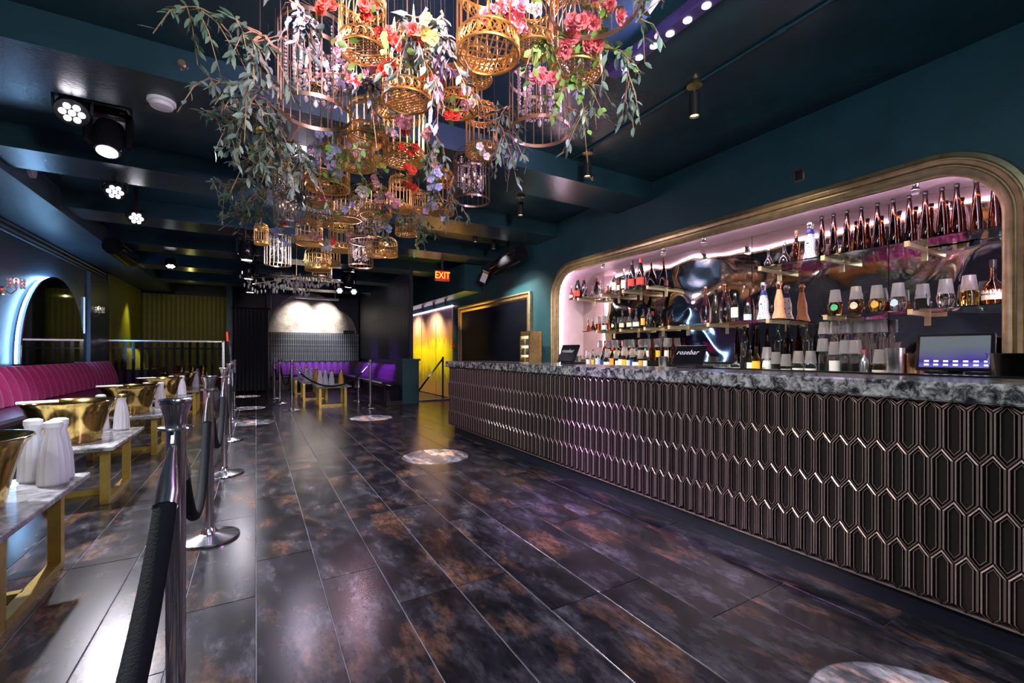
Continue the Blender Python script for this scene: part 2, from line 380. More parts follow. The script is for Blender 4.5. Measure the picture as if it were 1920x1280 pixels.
def text_obj(txt, size, name, mtl, parent=None, loc=(0,0,0), rot=(PI/2,0,0), ext=.0006, bend=None, shear=0, stretch=1.0):
    c = bpy.data.curves.new(name, 'FONT'); c.body = txt; c.size = size; c.align_x = 'CENTER'; c.align_y = 'CENTER'; c.extrude = ext; c.resolution_u = 2; c.shear = shear
    t = bpy.data.objects.new(name, c); COL.objects.link(t)
    dg = bpy.context.evaluated_depsgraph_get(); me = bpy.data.meshes.new_from_object(t.evaluated_get(dg)); bpy.data.objects.remove(t)
    if stretch != 1.0:
        for v in me.vertices: v.co.y *= stretch
    if bend:
        for v in me.vertices:
            an = v.co.x / bend; rr = bend + v.co.z; v.co.x = rr * math.sin(an); v.co.z = rr * math.cos(an) - bend
    o = put(name, me, mtl, parent); o.location = loc; o.rotation_euler = rot
    return o

# ------------------------------------------------------------------ setting
XL, XR, YB, YF, ZC, ZB = -3.0, 4.3, 17.2, -2.6, 3.3, 3.07
NY0, NY1, NZ0, NZ1, NR, NX = .83, 5.86, .92, 2.47, .40, 4.85      # bar niche
def niche_path(off=0., n=12, z0=NZ0):
    """open path (y,z) with outward normals, left foot -> right foot"""
    P = []; R = NR
    P.append((NY1 + off, z0, 1, 0))
    for i in range(n + 1):
        a = PI / 2 * i / n; P.append((NY1 - R + (R + off) * math.cos(a), NZ1 - R + (R + off) * math.sin(a), math.cos(a), math.sin(a)))
    for k in range(1, 12):
        t = k / 12; P.append((NY1 - R + (NY0 + R - NY1 + R) * t, NZ1 + off, 0, 1))
    for i in range(n + 1):
        a = PI / 2 + PI / 2 * i / n; P.append((NY0 + R + (R + off) * math.cos(a), NZ1 - R + (R + off) * math.sin(a), math.cos(a), math.sin(a)))
    P.append((NY0 - off, z0, -1, 0))
    return P
fl = struct(MB().box2((XL-.1, YF, -.12), (XR+.7, YB, -.004)).build('floor', M['grout']))
PWD, PLN = .285, 1.2
pl_me = MB().bbox2((-PWD/2+.0022, -PLN/2+.0022, -.012), (PWD/2-.0022, PLN/2-.0022, 0), .0015).mesh('plank'); pl_me.materials.append(M['plank'])
random.seed(4)
slots = []
for i in range(-11, 16):
    off = random.choice((0, .4, .8)) + .2
    for j in range(-3, 15):
        x, y = (i + .5) * PWD, j * PLN + off
        if x < XL or x > 4.3 or y > YB - .6 or y < YF + .6: continue
        dd = depth((x, y)); vis = dd > .7 and x < 2.6 and y > .2
        a = (x * CS - y * SN) / max(dd, .1)
        vis = vis and abs(a) < 1.45
        slots.append((0 if vis else 1, math.hypot(x, y), x, y))
slots.sort()
rest = MB()
for k, (q, r, x, y) in enumerate(slots):
    if k < 290 and q == 0: put('plank', pl_me, None, fl, loc=(x, y, 0))
    else: rest.box2((x-PWD/2+.002, y-PLN/2+.002, -.012), (x+PWD/2-.002, y+PLN/2-.002, 0))
rest.build('plank_field', M['plank'], fl, stuff=True)

struct(MB().box2((XL-.1, YF, ZC), (XR+.7, YB, ZC+.1)).build('ceiling', M['ceil']))
for k, y in enumerate((3.85, 5.87, 7.9, 9.95, 12.1, 14.3)):
    struct(MB().box2((-2.2, y, ZB), (XR, y + .62, ZC - .001)).build('trim_%d' % (k + 1), [M['ceil'], M['ceil_grey']][0]))
struct(MB().box2((XL-.12, YF, 0), (XL, YB, ZC)).build('wall_left', M['left']))
struct(MB().box2((XL, YF, 3.0), (-2.2, YB, ZC - .001)).build('trim_7', M['left']))
mo = MB()
for z, r in ((2.97, .035), (2.90, .028), (2.85, .018)): mo.tube([(XL, YF+.1, z), (XL, 13.4, z)], r, 8)
struct(mo.build('trim_8', M['left'], smooth=True))
struct(MB().box2((XL-.1, YF-.1, 0), (XR+.7, YF, ZC)).build('wall_front', M['teal']))
struct(MB().box2((XL-.1, YB, 0), (XR+.7, YB+.1, ZC)).build('wall_back', M['black']))
# right wall with the niche cut out of it
bm = bmesh.new()
outer = [(YF, 0), (YB, 0), (YB, ZC), (YF, ZC)]
inner = [(p[0], p[1]) for p in niche_path(z0=NZ0-.045)]
es = []
for loop in (outer, inner):
    vsl = [bm.verts.new((XR, y, z)) for y, z in loop]
    es += [bm.edges.new((vsl[i], vsl[(i+1) % len(vsl)])) for i in range(len(vsl))]
bmesh.ops.triangle_fill(bm, use_beauty=True, use_dissolve=False, edges=es)
bmesh.ops.recalc_face_normals(bm, faces=bm.faces)
me = bpy.data.meshes.new('wall_right'); bm.to_mesh(me); bm.free()
struct(put('wall_right', me, M['teal']))
np_ = niche_path(); mb = MB(); k = len(np_)
mb.add([(XR, p[0], p[1]) for p in np_] + [(NX, p[0], p[1]) for p in np_], [(i, i+1, k+i+1, k+i) for i in range(k-1)])
struct(mb.build('trim_9', M['pink_in'], smooth=True))          # lacquered lining of the niche
struct(MB().box2((NX+.03, NY0-.2, 0), (NX+.08, NY1+.2, ZC)).build('wall_niche', M['black']))
# corridor soffit, orange lit from below
struct(MB().box2((3.9, 8.7, 2.5), (XR, YB, 3.1)).build('trim_10', M['teal']))
# raised lounge floor, ribbed mustard walls
struct(MB().box2((XL, 13.55, 0), (-.75, YB, .30)).build('trim_11', M['black']))
rb = lambda: None
def ribs(name, a, b, z0, z1, w, nrm, mtl, dep=.5, back=True):
    """wall_* structure whose ribs are single pieces standing on a backing"""
    a = Vector((*a, 0)); b = Vector((*b, 0)); t = (b - a); L = t.length; t.normalize(); nv = Vector((*nrm, 0))
    bk = MB(); c = (a + b) / 2 - nv * .02
    bk.box((c.x, c.y, (z0+z1)/2), (abs(t.x)*L + .04*abs(nv.x), abs(t.y)*L + .04*abs(nv.y), z1-z0))
    root = struct(bk.build(name, mtl))
    me = None; n = int(L / w)
    m2 = MB(); r = w * .46
    prof = [(r * math.cos(PI*i/6), r * dep * math.sin(PI*i/6)) for i in range(7)]
    vs = []
    for z in (z0, z1):
        for (p, q) in prof: v = t * p + nv * q; vs.append((v.x, v.y, z))
    m2.add(vs, [(i, i+1, i+8, i+7) for i in range(6)] + [(6,0,7,13), tuple(range(6,-1,-1)), tuple(range(7,14))])
    me = m2.mesh('rib', True); me.materials.append(mtl)
    for i in range(n):
        p = a + t * (w * (i + .5)); put('rib', me, None, root, loc=(p.x, p.y, 0))
    return root
ribs('wall_lounge_side', (XL+.05, 13.6), (XL+.05, 16.75), .3, 3.0, .115, (1, 0), M['yellowwall'])
ribs('wall_lounge_back', (XL+.06, 16.8), (-.75, 16.8), .3, 2.95, .115, (0, -1), M['yellowwall'], .4)
ribs('wall_booth_side', (3.2, 10.35), (3.2, 16.2), .98, 3.15, .105, (-1, 0), M['navy'])
struct(MB().box2((-.78, 16.0, 0), (-.62, YB, ZC)).build('wall_partition', M['left']))
struct(MB().box2((3.235, 10.37, 0), (3.29, YB, 3.2)).build('wall_booth', M['navy']))
struct(MB().box2((.30, 16.45, 0), (3.2, 16.6, ZC)).build('wall_booth_back', M['navy']))
# low pier at the end of the booth
struct(MB().box2((2.86, 9.78, 0), (3.24, 10.36, .98)).box2((2.83, 9.75, .98), (3.27, 10.4, 1.02)).build('wall_pier', M['teal']))
struct(MB().box2((2.5, 9.78, 0), (2.86, 9.86, .08)).build('baseboard_booth', M['black']))
# corridor
pm = thing('mural', 'tall painted mural in yellow, orange and lilac on the corridor wall', 'mural', (XR, 12.1, 0))
for i, (y0, y1) in enumerate(((10.3, 11.42), (11.46, 12.62), (12.66, 14.1))):
    MB().box2((-.03, y0-12.1, .02), (-.002, y1-12.1, 2.33)).build('mural_panel', M['art'], pm)
MB().box2((-.045, -1.82, 2.33), (-.005, 2.0, 2.36)).build('led_strip', mat('mural_led', (1,.9,.95), .3, emit=(1,.70,.90), estr=9), pm)
lamp('mural_light', 'SPOT', (3.55, 11.2, 2.4), 260, (1, .84, .34), (4.3, 11.6, .9), .05, 110, .9)
lamp('mural_light', 'SPOT', (3.55, 12.9, 2.4), 240, (1, .80, .34), (4.3, 13.0, 1.0), .05, 110, .9)
lamp('mural_light', 'SPOT', (3.75, 10.2, 2.2), 30, (1, .75, .4), (4.25, 10.8, .9), .05, 100, .9)
lamp('corridor_light', 'POINT', (3.60, 12.2, 3.2), 6, (1, .50, .05), None, .04)
lamp('corridor_light', 'SPOT', (4.1, 9.6, 1.6), 90, (1, .5, .06), (4.0, 9.4, 2.6), .1, 120, .8)
# light on the gilt arch
lamp('arch_spot', 'SPOT', (1.35, 15.5, 2.85), 200, (1, .95, .88), (1.25, 16.4, 2.3), .02, 75, .9)
lamp('arch_spot', 'SPOT', (2.15, 15.5, 2.85), 200, (1, .95, .88), (2.05, 16.4, 2.3), .02, 75, .9)
lamp('panel_fill_spot', 'SPOT', (1.7, 13.8, 2.9), 500, (.85, .88, 1), (1.7, 16.2, 1.2), .05, 50, .8)  # spot added to brighten the ribbed panel, no fixture of its own
# lounge light
lamp('lounge_light', 'SPOT', (-2.55, 15.2, 2.9), 200, (1, .95, .15), (-2.95, 14.7, .9), .05, 55, .8)
lamp('lounge_light', 'POINT', (-1.6, 15.3, 2.6), 3, (1, .95, .25), None, .02)

# ------------------------------------------------------------------ bar
BX, BY0, BY1, BT = 2.42, -1.2, 5.95, 1.035
bar = thing('bar_counter', 'long bar counter faced with bronze picket tiles over a dark kick panel', 'bar', (BX, 0, 0))
MB().box2((.012, BY0, .12), (.5, BY1, BT-.08)).build('bar_body', M['tilecore'], bar)
MB().box2((.07, BY0, 0), (.45, BY1-.05, .12)).build('kick_panel', M['kick'], bar)
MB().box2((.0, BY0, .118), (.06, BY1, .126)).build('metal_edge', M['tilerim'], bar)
TW, TH_, TP, RP = .072, .252, .048, .206     # picket: width, full height, point height, row pitch
def tile_mesh(zlo=None, zhi=None):
    def hexa(i, x):
        w, h = TW/2 - i, TH_/2 - i*1.25; p = TP * w / (TW/2)
        pts = [(0, h), (w, h-p), (w, -h+p), (0, -h), (-w, -h+p), (-w, h-p)]
        out = []
        for a, b in pts:
            if zhi is not None: b = min(b, zhi)
            if zlo is not None: b = max(b, zlo)
            out.append((x, a, b))
        return out
    L = [hexa(.0008, .012), hexa(.0022, -.006), hexa(.0085, -.010), hexa(.0110, .004), hexa(.0150, .004), hexa(.0170, -.004), hexa(.0200, -.004), hexa(.0235, .003)]
    mb = MB(); vs = [p for l in L for p in l]; fs = []
    for k in range(len(L)-1):
        for i in range(6): j = (i+1) % 6; fs.append((k*6+i, k*6+j, k*6+6+j, k*6+6+i))
    e = (len(L)-1)*6; fs.append(tuple(range(e, e+6)))
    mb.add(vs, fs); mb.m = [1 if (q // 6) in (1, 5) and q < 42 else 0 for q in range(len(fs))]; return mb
ZT0, ZT1 = .126, BT - .08
tl = []
for r in range(5):
    zc = ZT0 + .100 + r * RP
    for i in range(int((BY1 - .2) / TW)):
        y = BY1 - .04 - TW * (i + (.5 if r % 2 else 0)); 
        if y < .2: continue
        tl.append((depth((BX, y)), y, zc))
tl.sort(); cut = {}
rest = MB()
for k, (d, y, zc) in enumerate(tl):
    lo = ZT0 - zc if zc - TH_/2 < ZT0 else None
    hi = ZT1 - zc if zc + TH_/2 > ZT1 else None
    if hi is not None and hi < -TH_/2 + .03: continue
    key = (round(lo, 3) if lo is not None else None, round(hi, 3) if hi is not None else None)
    if key not in cut:
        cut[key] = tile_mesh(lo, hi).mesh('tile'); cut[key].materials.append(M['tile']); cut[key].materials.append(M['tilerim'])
    if k < 300: put('tile', cut[key], None, bar, loc=(0, y, zc))
    else:
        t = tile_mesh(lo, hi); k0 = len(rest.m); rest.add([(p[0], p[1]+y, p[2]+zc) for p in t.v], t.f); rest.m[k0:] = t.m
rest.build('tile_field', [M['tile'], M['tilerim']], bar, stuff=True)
top = MB().bbox2((BX-.035, BY0, BT-.08), (BX+.62, BY1+.06, BT), .008).build('granite_worktop', M['granite'])
tag(top, 'grey mottled granite bar top running the length of the tiled bar', 'bar top')
rl = MB().box2((BX+.52, .2, BT), (BX+.60, 2.1, BT+.008)).build('bar_mat', M['blackgloss']); tag(rl, 'thin black service mat along the inner edge of the granite bar top', 'mat')
bbk = thing('back_bar_cabinet', 'dark back bar cabinet under the bottle shelves', 'cabinet', (4.2, 0, 0))
MB().box2((-.03, NY0-.05, 0), (.095, 6.55, NZ0-.04)).build('cabinet_body', M['black'], bbk)
for i in range(6): MB().box2((-.05, NY0+.02+i*.95, .1), (-.031, NY0+.92+i*.95, NZ0-.09)).build('door', M['navy'], bbk)
tag(MB().box2((4.14, NY0+.002, NZ0-.04), (NX, NY1-.002, NZ0)).box2((4.14, NY1-.002, NZ0-.04), (XR-.005, 6.55, NZ0)).build('stone_worktop', M['granite']), 'narrow stone worktop of the back bar below the mirror', 'worktop')

# niche: frame, mirror panels, led strip
prof = [(-.034,-.02),(-.034,.02),(-.012,.045),(.018,.052),(.026,.036),(.034,.036),(.042,.06),(.066,.064),(.074,.046),(.082,.046),(.090,.062),(.118,.055),(.13,.03),(.13,0)]
fp = niche_path(0, 14, .90); mb = MB(); m = len(prof)
vs = []
for (y, z, ny, nz) in fp:
    for (o_, pr) in prof: vs.append((XR - pr, y + ny * o_, z + nz * o_))
mb.add(vs, [(i*m+j, i*m+j+1, (i+1)*m+j+1, (i+1)*m+j) for i in range(len(fp)-1) for j in range(m-1)])
tag(mb.build('niche_frame', M['frame'], smooth=True), 'gold moulded arch frame with rounded corners around the back bar', 'frame')
mr = thing('back_bar_mirror', 'wavy antique mirror in seamed panels behind the bottles', 'mirror', (NX, 0, 0))
seams = [NY1, 5.35, 4.15, 2.90, 1.66, NY0]
for a, b in zip(seams, seams[1:]):
    poly = []; R = NR; ya, yb = a - .003, b + .003
    def ztop(y):
        if y > NY1 - R: q = y - (NY1 - R); return NZ1 - R + math.sqrt(max(0, R*R - q*q))
        if y < NY0 + R: q = NY0 + R - y; return NZ1 - R + math.sqrt(max(0, R*R - q*q))
        return NZ1
    n = 14
    tp = [(ya + (yb-ya)*i/n, ztop(ya + (yb-ya)*i/n) - .002) for i in range(n+1)]
    MB().prism([(ya, NZ0)] + tp + [(yb, NZ0)], -.004, .02, 'x').build('mirror_panel', M['wavy'], mr)
sp = niche_path(-.012, 12, 1.0)
led = MB().tube([(XR + .045, p[0], p[1]) for p in sp], .005, 6).build('led_strip', M['ledpink'])
tag(led, 'glowing pink light strip tucked inside the gold arch frame', 'light strip')
for k, (u, v) in enumerate(((1131, 498), (1244, 470), (1320, 443), (1716, 333))):
    p = atX(u, v, 4.44); p.z = NZ1
    t = thing('globe_light', '%s small glass globe light from the far end under the pink arch' % ORD[k], 'light', p, group='globe lights under the arch')
    MB().cyl((0,0,0), (0,0,-.025), .03, .022, 10).build('base', M['chrome'], t, True)
    MB().ball((0,0,-.055), .034, 12, 8).build('globe', M['glass'], t, True)

# shelves with brackets
shelf_n = 0
def shelf(y0, y1, z, brk, lab):
    t = thing('glass_shelf', lab, 'shelf', (NX, 0, z), group='glass shelves')
    MB().box2((-.36, y0, -.012), (-.045, y1, 0)).build('shelf_plate', M['shelfglass'], t)
    for y in brk:
        b = MB().box2((-.36, y-.016, -.044), (-.006, y+.016, -.013)).box2((-.372, y-.016, -.044), (-.36, y+.016, -.0005)).build('bracket', M['bracket'], t)
        MB().box2((-.012, y-.02, -.12), (-.004, y+.02, .0)).build('wall_plate', M['bracket'], b)
Z1, Z2 = 1.50, 2.045
shelf(3.98, 5.80, Z2, (5.55, 5.0, 4.55, 4.1), 'upper glass shelf at the far left of the arch with decanters')
shelf(3.98, 5.45, Z1, (5.1, 4.6, 4.15), 'lower glass shelf at the far left with small dark bottles')
shelf(2.42, 3.92, Z1, (3.75, 3.2, 2.52), 'middle glass shelf carrying the large rose bottles')
shelf(NY0+.02, 2.66, Z2, (2.60, 2.02, 1.42), 'upper right glass shelf carrying the row of tall amber bottles')
shelf(NY0+.02, 2.06, Z1, (2.0, 1.40), 'lower right glass shelf with cup-topped round bottles')

# black framed panel and drinks fridge
t = thing('framed_panel', 'large black panel in a gold frame on the wall beyond the bar', 'panel', (XR, 0, 0))
PY0, PY1, PZ0, PZ1 = 6.62, 9.85, .95, 2.27
MB().box2((-.02, PY0+.1, PZ0), (-.003, PY1-.1, PZ1-.1)).build('black_panel', M['screen'], t)
pr = [(0,.0),(0,.05),(.03,.065),(.055,.045),(.10,.05),(.14,.02),(.14,.0)]
def fr(a, b, ha, hb):   # one mitred side in (y,z), a->b outer corners, ha/hb inward
    vs = []
    for (P_, h) in ((a, ha), (b, hb)):
        for (o_, q) in pr: vs.append((-q-.003, P_[0] + h[0]*o_, P_[1] + h[1]*o_))
    k = len(pr); return MB().add(vs, [(j, j+1, k+j+1, k+j) for j in range(k-1)])
for a, b, ha, hb in (((PY0,PZ1),(PY1,PZ1),(1,-1),(-1,-1)), ((PY0,PZ0),(PY0,PZ1),(1,0),(1,-1)), ((PY1,PZ1),(PY1,PZ0),(-1,-1),(-1,0))):
    fr(a, b, ha, hb).build('frame_side', M['frame'], t)
p = atX(1003, 690, 4.0)
t = thing('drinks_fridge', 'small lit drinks fridge with gold side on the far end of the back bar', 'fridge', (4.02, 6.22, NZ0), 0)
w, dp, h = .30, .24, .60
sh = MB()
for a, b in (((-w/2,-dp/2,0),(w/2,dp/2,.05)), ((-w/2,-dp/2,h-.05),(w/2,dp/2,h)), ((-w/2,-dp/2,.05),(-w/2+.012,dp/2,h-.05)), ((w/2-.012,-dp/2,.05),(w/2,dp/2,h-.05)), ((-w/2,dp/2-.012,.05),(w/2,dp/2,h-.05))): sh.box2(a, b)
bpy.context.view_layer.update()
t.rotation_euler = (0, 0, -PI/2)
sh.build('fridge_body', M['brass'], t)
for z in (.2, .36): MB().box2((-w/2+.012, -dp/2+.03, z), (w/2-.012, dp/2-.012, z+.006)).build('rack', M['chrome'], t)
MB().box2((-w/2+.02, dp/2-.018, .06), (w/2-.02, dp/2-.013, h-.06)).build('light_panel', M['fridgeglow'], t)
d_ = MB().box2((-w/2, -dp/2-.015, .05), (-w/2+.03, -dp/2, h-.05)).box2((w/2-.03, -dp/2-.015, .05), (w/2, -dp/2, h-.05)).box2((-w/2, -dp/2-.015, .05), (w/2, -dp/2, .08)).box2((-w/2, -dp/2-.015, h-.08), (w/2, -dp/2, h-.05)).build('door_frame', M['brass'], t)
MB().box2((-w/2+.03, -dp/2-.01, .08), (w/2-.03, -dp/2-.005, h-.08)).build('glass_pane', M['glass'], d_)
for z in (.05, .206, .366):
    for i in range(4):
        c = put('can', MB().lathe([(.022,0),(.027,.006),(.027,.10),(.02,.112)], 10).mesh('can', True), [M['red'], M['lb_orange'], M['steel'], M['lb_blue']][(i + int(z*20)) % 4] if z < .1 else M['b_blue'] if False else M['steel'])
        c.location = Vector(t.location) + Matrix.Rotation(-PI/2, 3, 'Z') @ Vector((-.09 + i*.06, -.03, z + .0005))
        tag(c, 'drink can, %s from the left on the %s rack of the lit fridge' % (ORD[i], {.05:'bottom', .206:'middle', .366:'top'}[z]), 'can', 'cans in the fridge')

# ------------------------------------------------------------------ channel-back benches
def channel_me(w, zb, zt, xb, xt, bulge, name='back_channel'):
    """one upholstered channel: rounded front, leaning from (xb,zb) to (xt,zt); +x is the front"""
    mb = MB(); rows = []; nz = 7
    for j in range(nz):
        t = j/(nz-1); z = zb + (zt-zb)*t; x = xb + (xt-xb)*t
        e = math.sin(PI*min(1, max(0, .12 + .88*t if t < .5 else .5 + (t-.5)*.96)))**.5
        row = []
        for i in range(7):
            a = i/6; y = (a-.5)*w*.985; row.append((x + bulge*(math.sin(PI*a)**.6)*max(.25, e), y, z))
        rows += row
    mb.add(rows, [(j*7+i, j*7+i+1, j*7+8+i, j*7+7+i) for j in range(nz-1) for i in range(6)])
    b = [(xt-.05, (i/6-.5)*w*.985, zt) for i in range(7)]
    k = (nz-1)*7; n0 = len(mb.v); mb.add(b, []); mb.f += [[k+i, k+i+1, n0+i+1, n0+i] for i in range(6)]; mb.m += [0]*6
    return mb.mesh(name, True)
bn = thing('banquette', 'long magenta velvet banquette with channel back along the left wall', 'banquette', (XL, 0, 0))
B0, B1 = 3.0, 13.3
MB().bbox2((.02, B0, .36), (.80, B1, .46), .03).build('seat', M['vinyl'], bn)
MB().box2((.02, B0, .0), (.72, B1, .36)).build('base', M['black'], bn)
MB().box2((.005, B0, .46), (.10, B1, .93)).build('back_board', M['vinyl'], bn)
cm = channel_me(.25, .47, .97, .24, .10, .085); cm.materials.append(M['velvet_m'])
for i in range(int((B1-B0)/.25)): put('back_channel', cm, None, bn, loc=(0, B0 + .125 + i*.25, 0))
lb = thing('lounge_bench', 'olive yellow channel-back bench in the raised lounge behind the railing', 'bench', (XL+.1, 0, .3))
MB().bbox2((.0, 13.75, 0), (.62, 16.6, .45), .02).build('seat', M['vinyl'], lb)
cm = channel_me(.2, .46, .98, .22, .08, .06); cm.materials.append(M['velvet_y'])
for i in range(14): put('back_channel', cm, None, lb, loc=(0, 13.85+i*.2, 0))

# arched mirror with halo light
def arch(yc, hw, z0, zs, n=24, off=0):
    P = [(yc+hw+off, z0)] + [(yc+(hw+off)*math.cos(PI*i/n), zs+(hw+off)*math.sin(PI*i/n)) for i in range(n+1)] + [(yc-hw-off, z0)]
    return P
t = thing('arched_mirror', 'arched smoked mirror with blue-white halo light above the magenta banquette', 'mirror', (XL, 10.24, 0))
MB().prism(arch(0, 1.32, .99, 1.10), .10, .115, 'x').build('mirror_glass', M['mirror_plain'], t)
MB().prism(arch(0, 1.26, .99, 1.10), .0, .10, 'x').build('mirror_back', M['black'], t)
MB().tube([(.05, p[0], p[1]) for p in arch(0, 1.30, 1.0, 1.10)], .014, 6).build('halo_light', M['ledblue'], t)
def sconce(y, z, lab):
    t = thing('wall_sconce', lab, 'sconce', (XL, y, z), group='crystal sconces')
    MB().cyl((0,0,-.12), (.02,0,-.12), .06, .05, 12).build('wall_plate', M['brass'], t)
    MB().tube([(.02,0,-.12), (.08,0,-.16), (.13,0,-.10), (.13,0,-.02)], .008, 6).build('arm', M['brass'], t)
    MB().ball((.13,0,.02), .03, 10, 7, 1.5).build('bulb', M['bulb'], t, True)
    c = MB()
    for i in range(10):
        a = 2*PI*i/10
        for k in range(3): c.ball((.13+.08*math.cos(a), .08*math.sin(a), -.06+.045*k), .018, 5, 3, 1.3)
    c.build('crystal_beads', M['crystal'], t, stuff=True)
sconce(12.41, 2.08, 'crystal wall sconce on the pilaster right of the arched mirror')
sconce(8.71, 2.13, 'crystal wall sconce at the left edge before the arched mirror')
s_ = MB().box2((XL+.002, 11.96, 1.55), (XL+.02, 11.99, 2.28)).build('pilaster_edge_glow', mat('edge_sheen_glow', (.6,.7,.8), .3, emit=(.4,.6,.8), estr=.8)); tag(s_, 'thin pale pilaster edge, its shine painted as glow, beside the arched mirror', 'light strip')  # edge of the pilaster, its pale sheen put in as weak emission
struct(MB().box2((XL, 12.15, 0), (XL+.06, 13.5, 2.83)).build('trim_12', M['left']))

# railing of the lounge
t = thing('railing', 'black flat-bar railing with a silver handrail before the mustard lounge', 'railing', (0, 13.5, 0))
MB().box2((XL+.0, -.025, 1.43), (-.72, .025, 1.465)).build('handrail', M['steel'], t)
MB().box2((XL+.0, -.012, 1.25), (-.72, .012, 1.28)).build('rail_bar', M['blackgloss'], t)
MB().box2((-.75, -.025, 0), (-.70, .025, 1.465)).build('post', M['steel'], t)
MB().box2((XL+.0, -.025, 0), (XL+.05, .025, 1.465)).build('post', M['steel'], t)
bme = MB().box2((-.03, -.01, .02), (.03, .01, 1.43)).mesh('baluster'); bme.materials.append(M['blackgloss'])
for i in range(14): put('baluster', bme, None, t, loc=(XL+.18+i*.155, 0, 0))
tag(MB().bbox2((-1.20, 12.75, 0), (-.80, 13.35, .22), .01).build('step_block', M['grey_pl']), 'low grey step block at the foot of the lounge railing', 'step')

# ------------------------------------------------------------------ tables, buckets, carafes
TZ = .46
def make_table(lab, loc, group, sx=1., sy=1.):
    t = thing('cocktail_table', lab, 'table', loc, group=group)
    w, l = .72*sx, 1.04*sy
    MB().bbox2((-w/2, -l/2, TZ-.03), (w/2, l/2, TZ), .004).build('marble_top', M['marble'], t)
    MB().box2((-w/2+.05, -l/2+.06, TZ-.045), (w/2-.05, l/2-.06, TZ-.03)).build('apron', M['legold'], t)
    b = .052
    for sxx in (-1, 1):
        for syy in (-1, 1):
            MB().box2((sxx*(w/2-.09)-b/2, syy*(l/2-.20)-b/2, .0), (sxx*(w/2-.09)+b/2, syy*(l/2-.20)+b/2, TZ-.045)).build('leg', M['legold'], t)
    for sxx in (-1, 1): 
        MB().box2((sxx*(w/2-.09)-b/2, -(l/2-.22), .0), (sxx*(w/2-.09)+b/2, l/2-.22, .04)).build('stretcher', M['legold'], t)
    MB().box2((-(w/2-.11), -.02, .0), (w/2-.11, .02, .04)).build('stretcher', M['legold'], t)
    return t
bk_me = MB().lathe([(.180,0),(.188,.004),(.205,.10),(.228,.20),(.250,.275),(.272,.305),(.280,.315),(.274,.318),(.255,.30),(.235,.26),(.21,.16),(.18,.02),(.001,.015)], 40, cap1=False).mesh('bucket', True); bk_me.materials.append(M['gold'])
cf_body = MB().lathe([(.042,0),(.052,.01),(.050,.05),(.046,.12),(.036,.19),(.026,.235),(.030,.262)], 28, flute=.05, fl_n=14).mesh('carafe_body', True); cf_body.materials.append(M['frost'])
cf_amb = cf_body.copy(); cf_amb.materials.clear(); cf_amb.materials.append(M['amberliq'])
lid = MB().lathe([(.030,.262),(.033,.263),(.033,.285),(.020,.292)], 16).mesh('lid', True); lid.materials.append(M['white'])
lidg = lid.copy(); lidg.materials.clear(); lidg.materials.append(M['cap_gold'])
def carafe(x, y, lab, body=cf_body, lid_=lid, z=TZ, s=1.0, group='juice carafes'):
    t = thing('carafe', lab, 'carafe', (x, y, z), group=group, scale=s)
    put('carafe_body', body, None, t); put('lid', lid_, None, t)
NM = ['nearest', 'second', 'third', 'fourth', 'fifth', 'sixth']
for k in range(6):
    y = 2.92 + k*1.88
    make_table('marble-topped gold-legged cocktail table, %s from the front along the banquette' % NM[k], (-1.27 + (.08 if k == 0 else 0), y, 0), 'tables along the banquette')
    b = None if k == 5 else thing('ice_tub', 'polished gold ice tub on the %s table from the front' % NM[k], 'ice tub', (-1.26 + (.10 if k == 0 else 0), y-.10, TZ), group='gold ice tubs')
    if b: put('bucket', bk_me, None, b)
    if b: MB().ring((0,0,.315), .278, .005, 40, 6).build('rim', M['gold'], b, True)
    for i, (dx, dy) in enumerate([(.26, .40), (.15, .43), (.27, .28)] if k == 0 else [(.22, .40), (.07, .44)]):
        carafe(-1.27+(.08 if k == 0 else 0)+dx, y+dy, 'white frosted carafe, %s of its group on the %s table from the front' % (ORD[i], NM[k]), lid_=lidg if (k == 1 and i == 0) else lid, s=1.1 if k else 1.15)
    tag(MB().box((-1.42, y-.15, TZ+.322), (.22, .14, .01), (0,0,.3)).build('menu_card', M['white']), 'small white card lying on the gold tub rim of the %s table' % NM[k], 'card', 'cards on the tubs') if k < 4 else None
for i, dx in enumerate((-.16, .04, .24)):
    t = thing('gold_vase', 'tall gold champagne vase, %s of three on the farthest banquette table' % ORD[i], 'vase', (-1.30+dx, 12.30, TZ), group='tall gold vases')
    MB().lathe([(.055,0),(.06,.01),(.065,.2),(.085,.40),(.09,.41),(.082,.405),(.06,.2),(.05,.02),(.001,.02)], 20, cap1=False).build('vase_body', M['gold'], t, True)

# ------------------------------------------------------------------ stanchions and ropes
def make_st():
    t = thing('stanchion', 'x', 'stanchion')
    MB().lathe([(.160,0),(.163,.006),(.160,.016),(.10,.026),(.045,.040),(.034,.065),(.0255,.075)], 32).build('base', M['chrome'], t, True)
    MB().lathe([(.0255,.07),(.0255,.925)], 16).build('pole', M['chrome'], t, True)
    MB().lathe([(.026,.918),(.044,.920),(.046,.924),(.044,.928),(.026,.930)], 20).build('collar_ring', M['chrome'], t, True)
    MB().lathe([(.027,.930),(.029,.955),(.040,.995),(.043,1.005),(.041,1.012),(.030,1.010),(.012,1.004)], 24).build('top_cup', M['chrome'], t, True)
    for s in (-1, 1): MB().tube([(0, s*.030, .90), (0, s*.058, .905), (0, s*.062, .89), (0, s*.05, .872)], .006, 6).build('hook', M['chrome'], t)
    return t
st = make_st(); index_kids(st)
first = [True]
def stanchion(x, y, lab, grp):
    if first[0]: t = st; first[0] = False
    else: t = copy_tree(st)
    t.location = (x, y, 0); t['label'] = lab; t['group'] = grp; return t
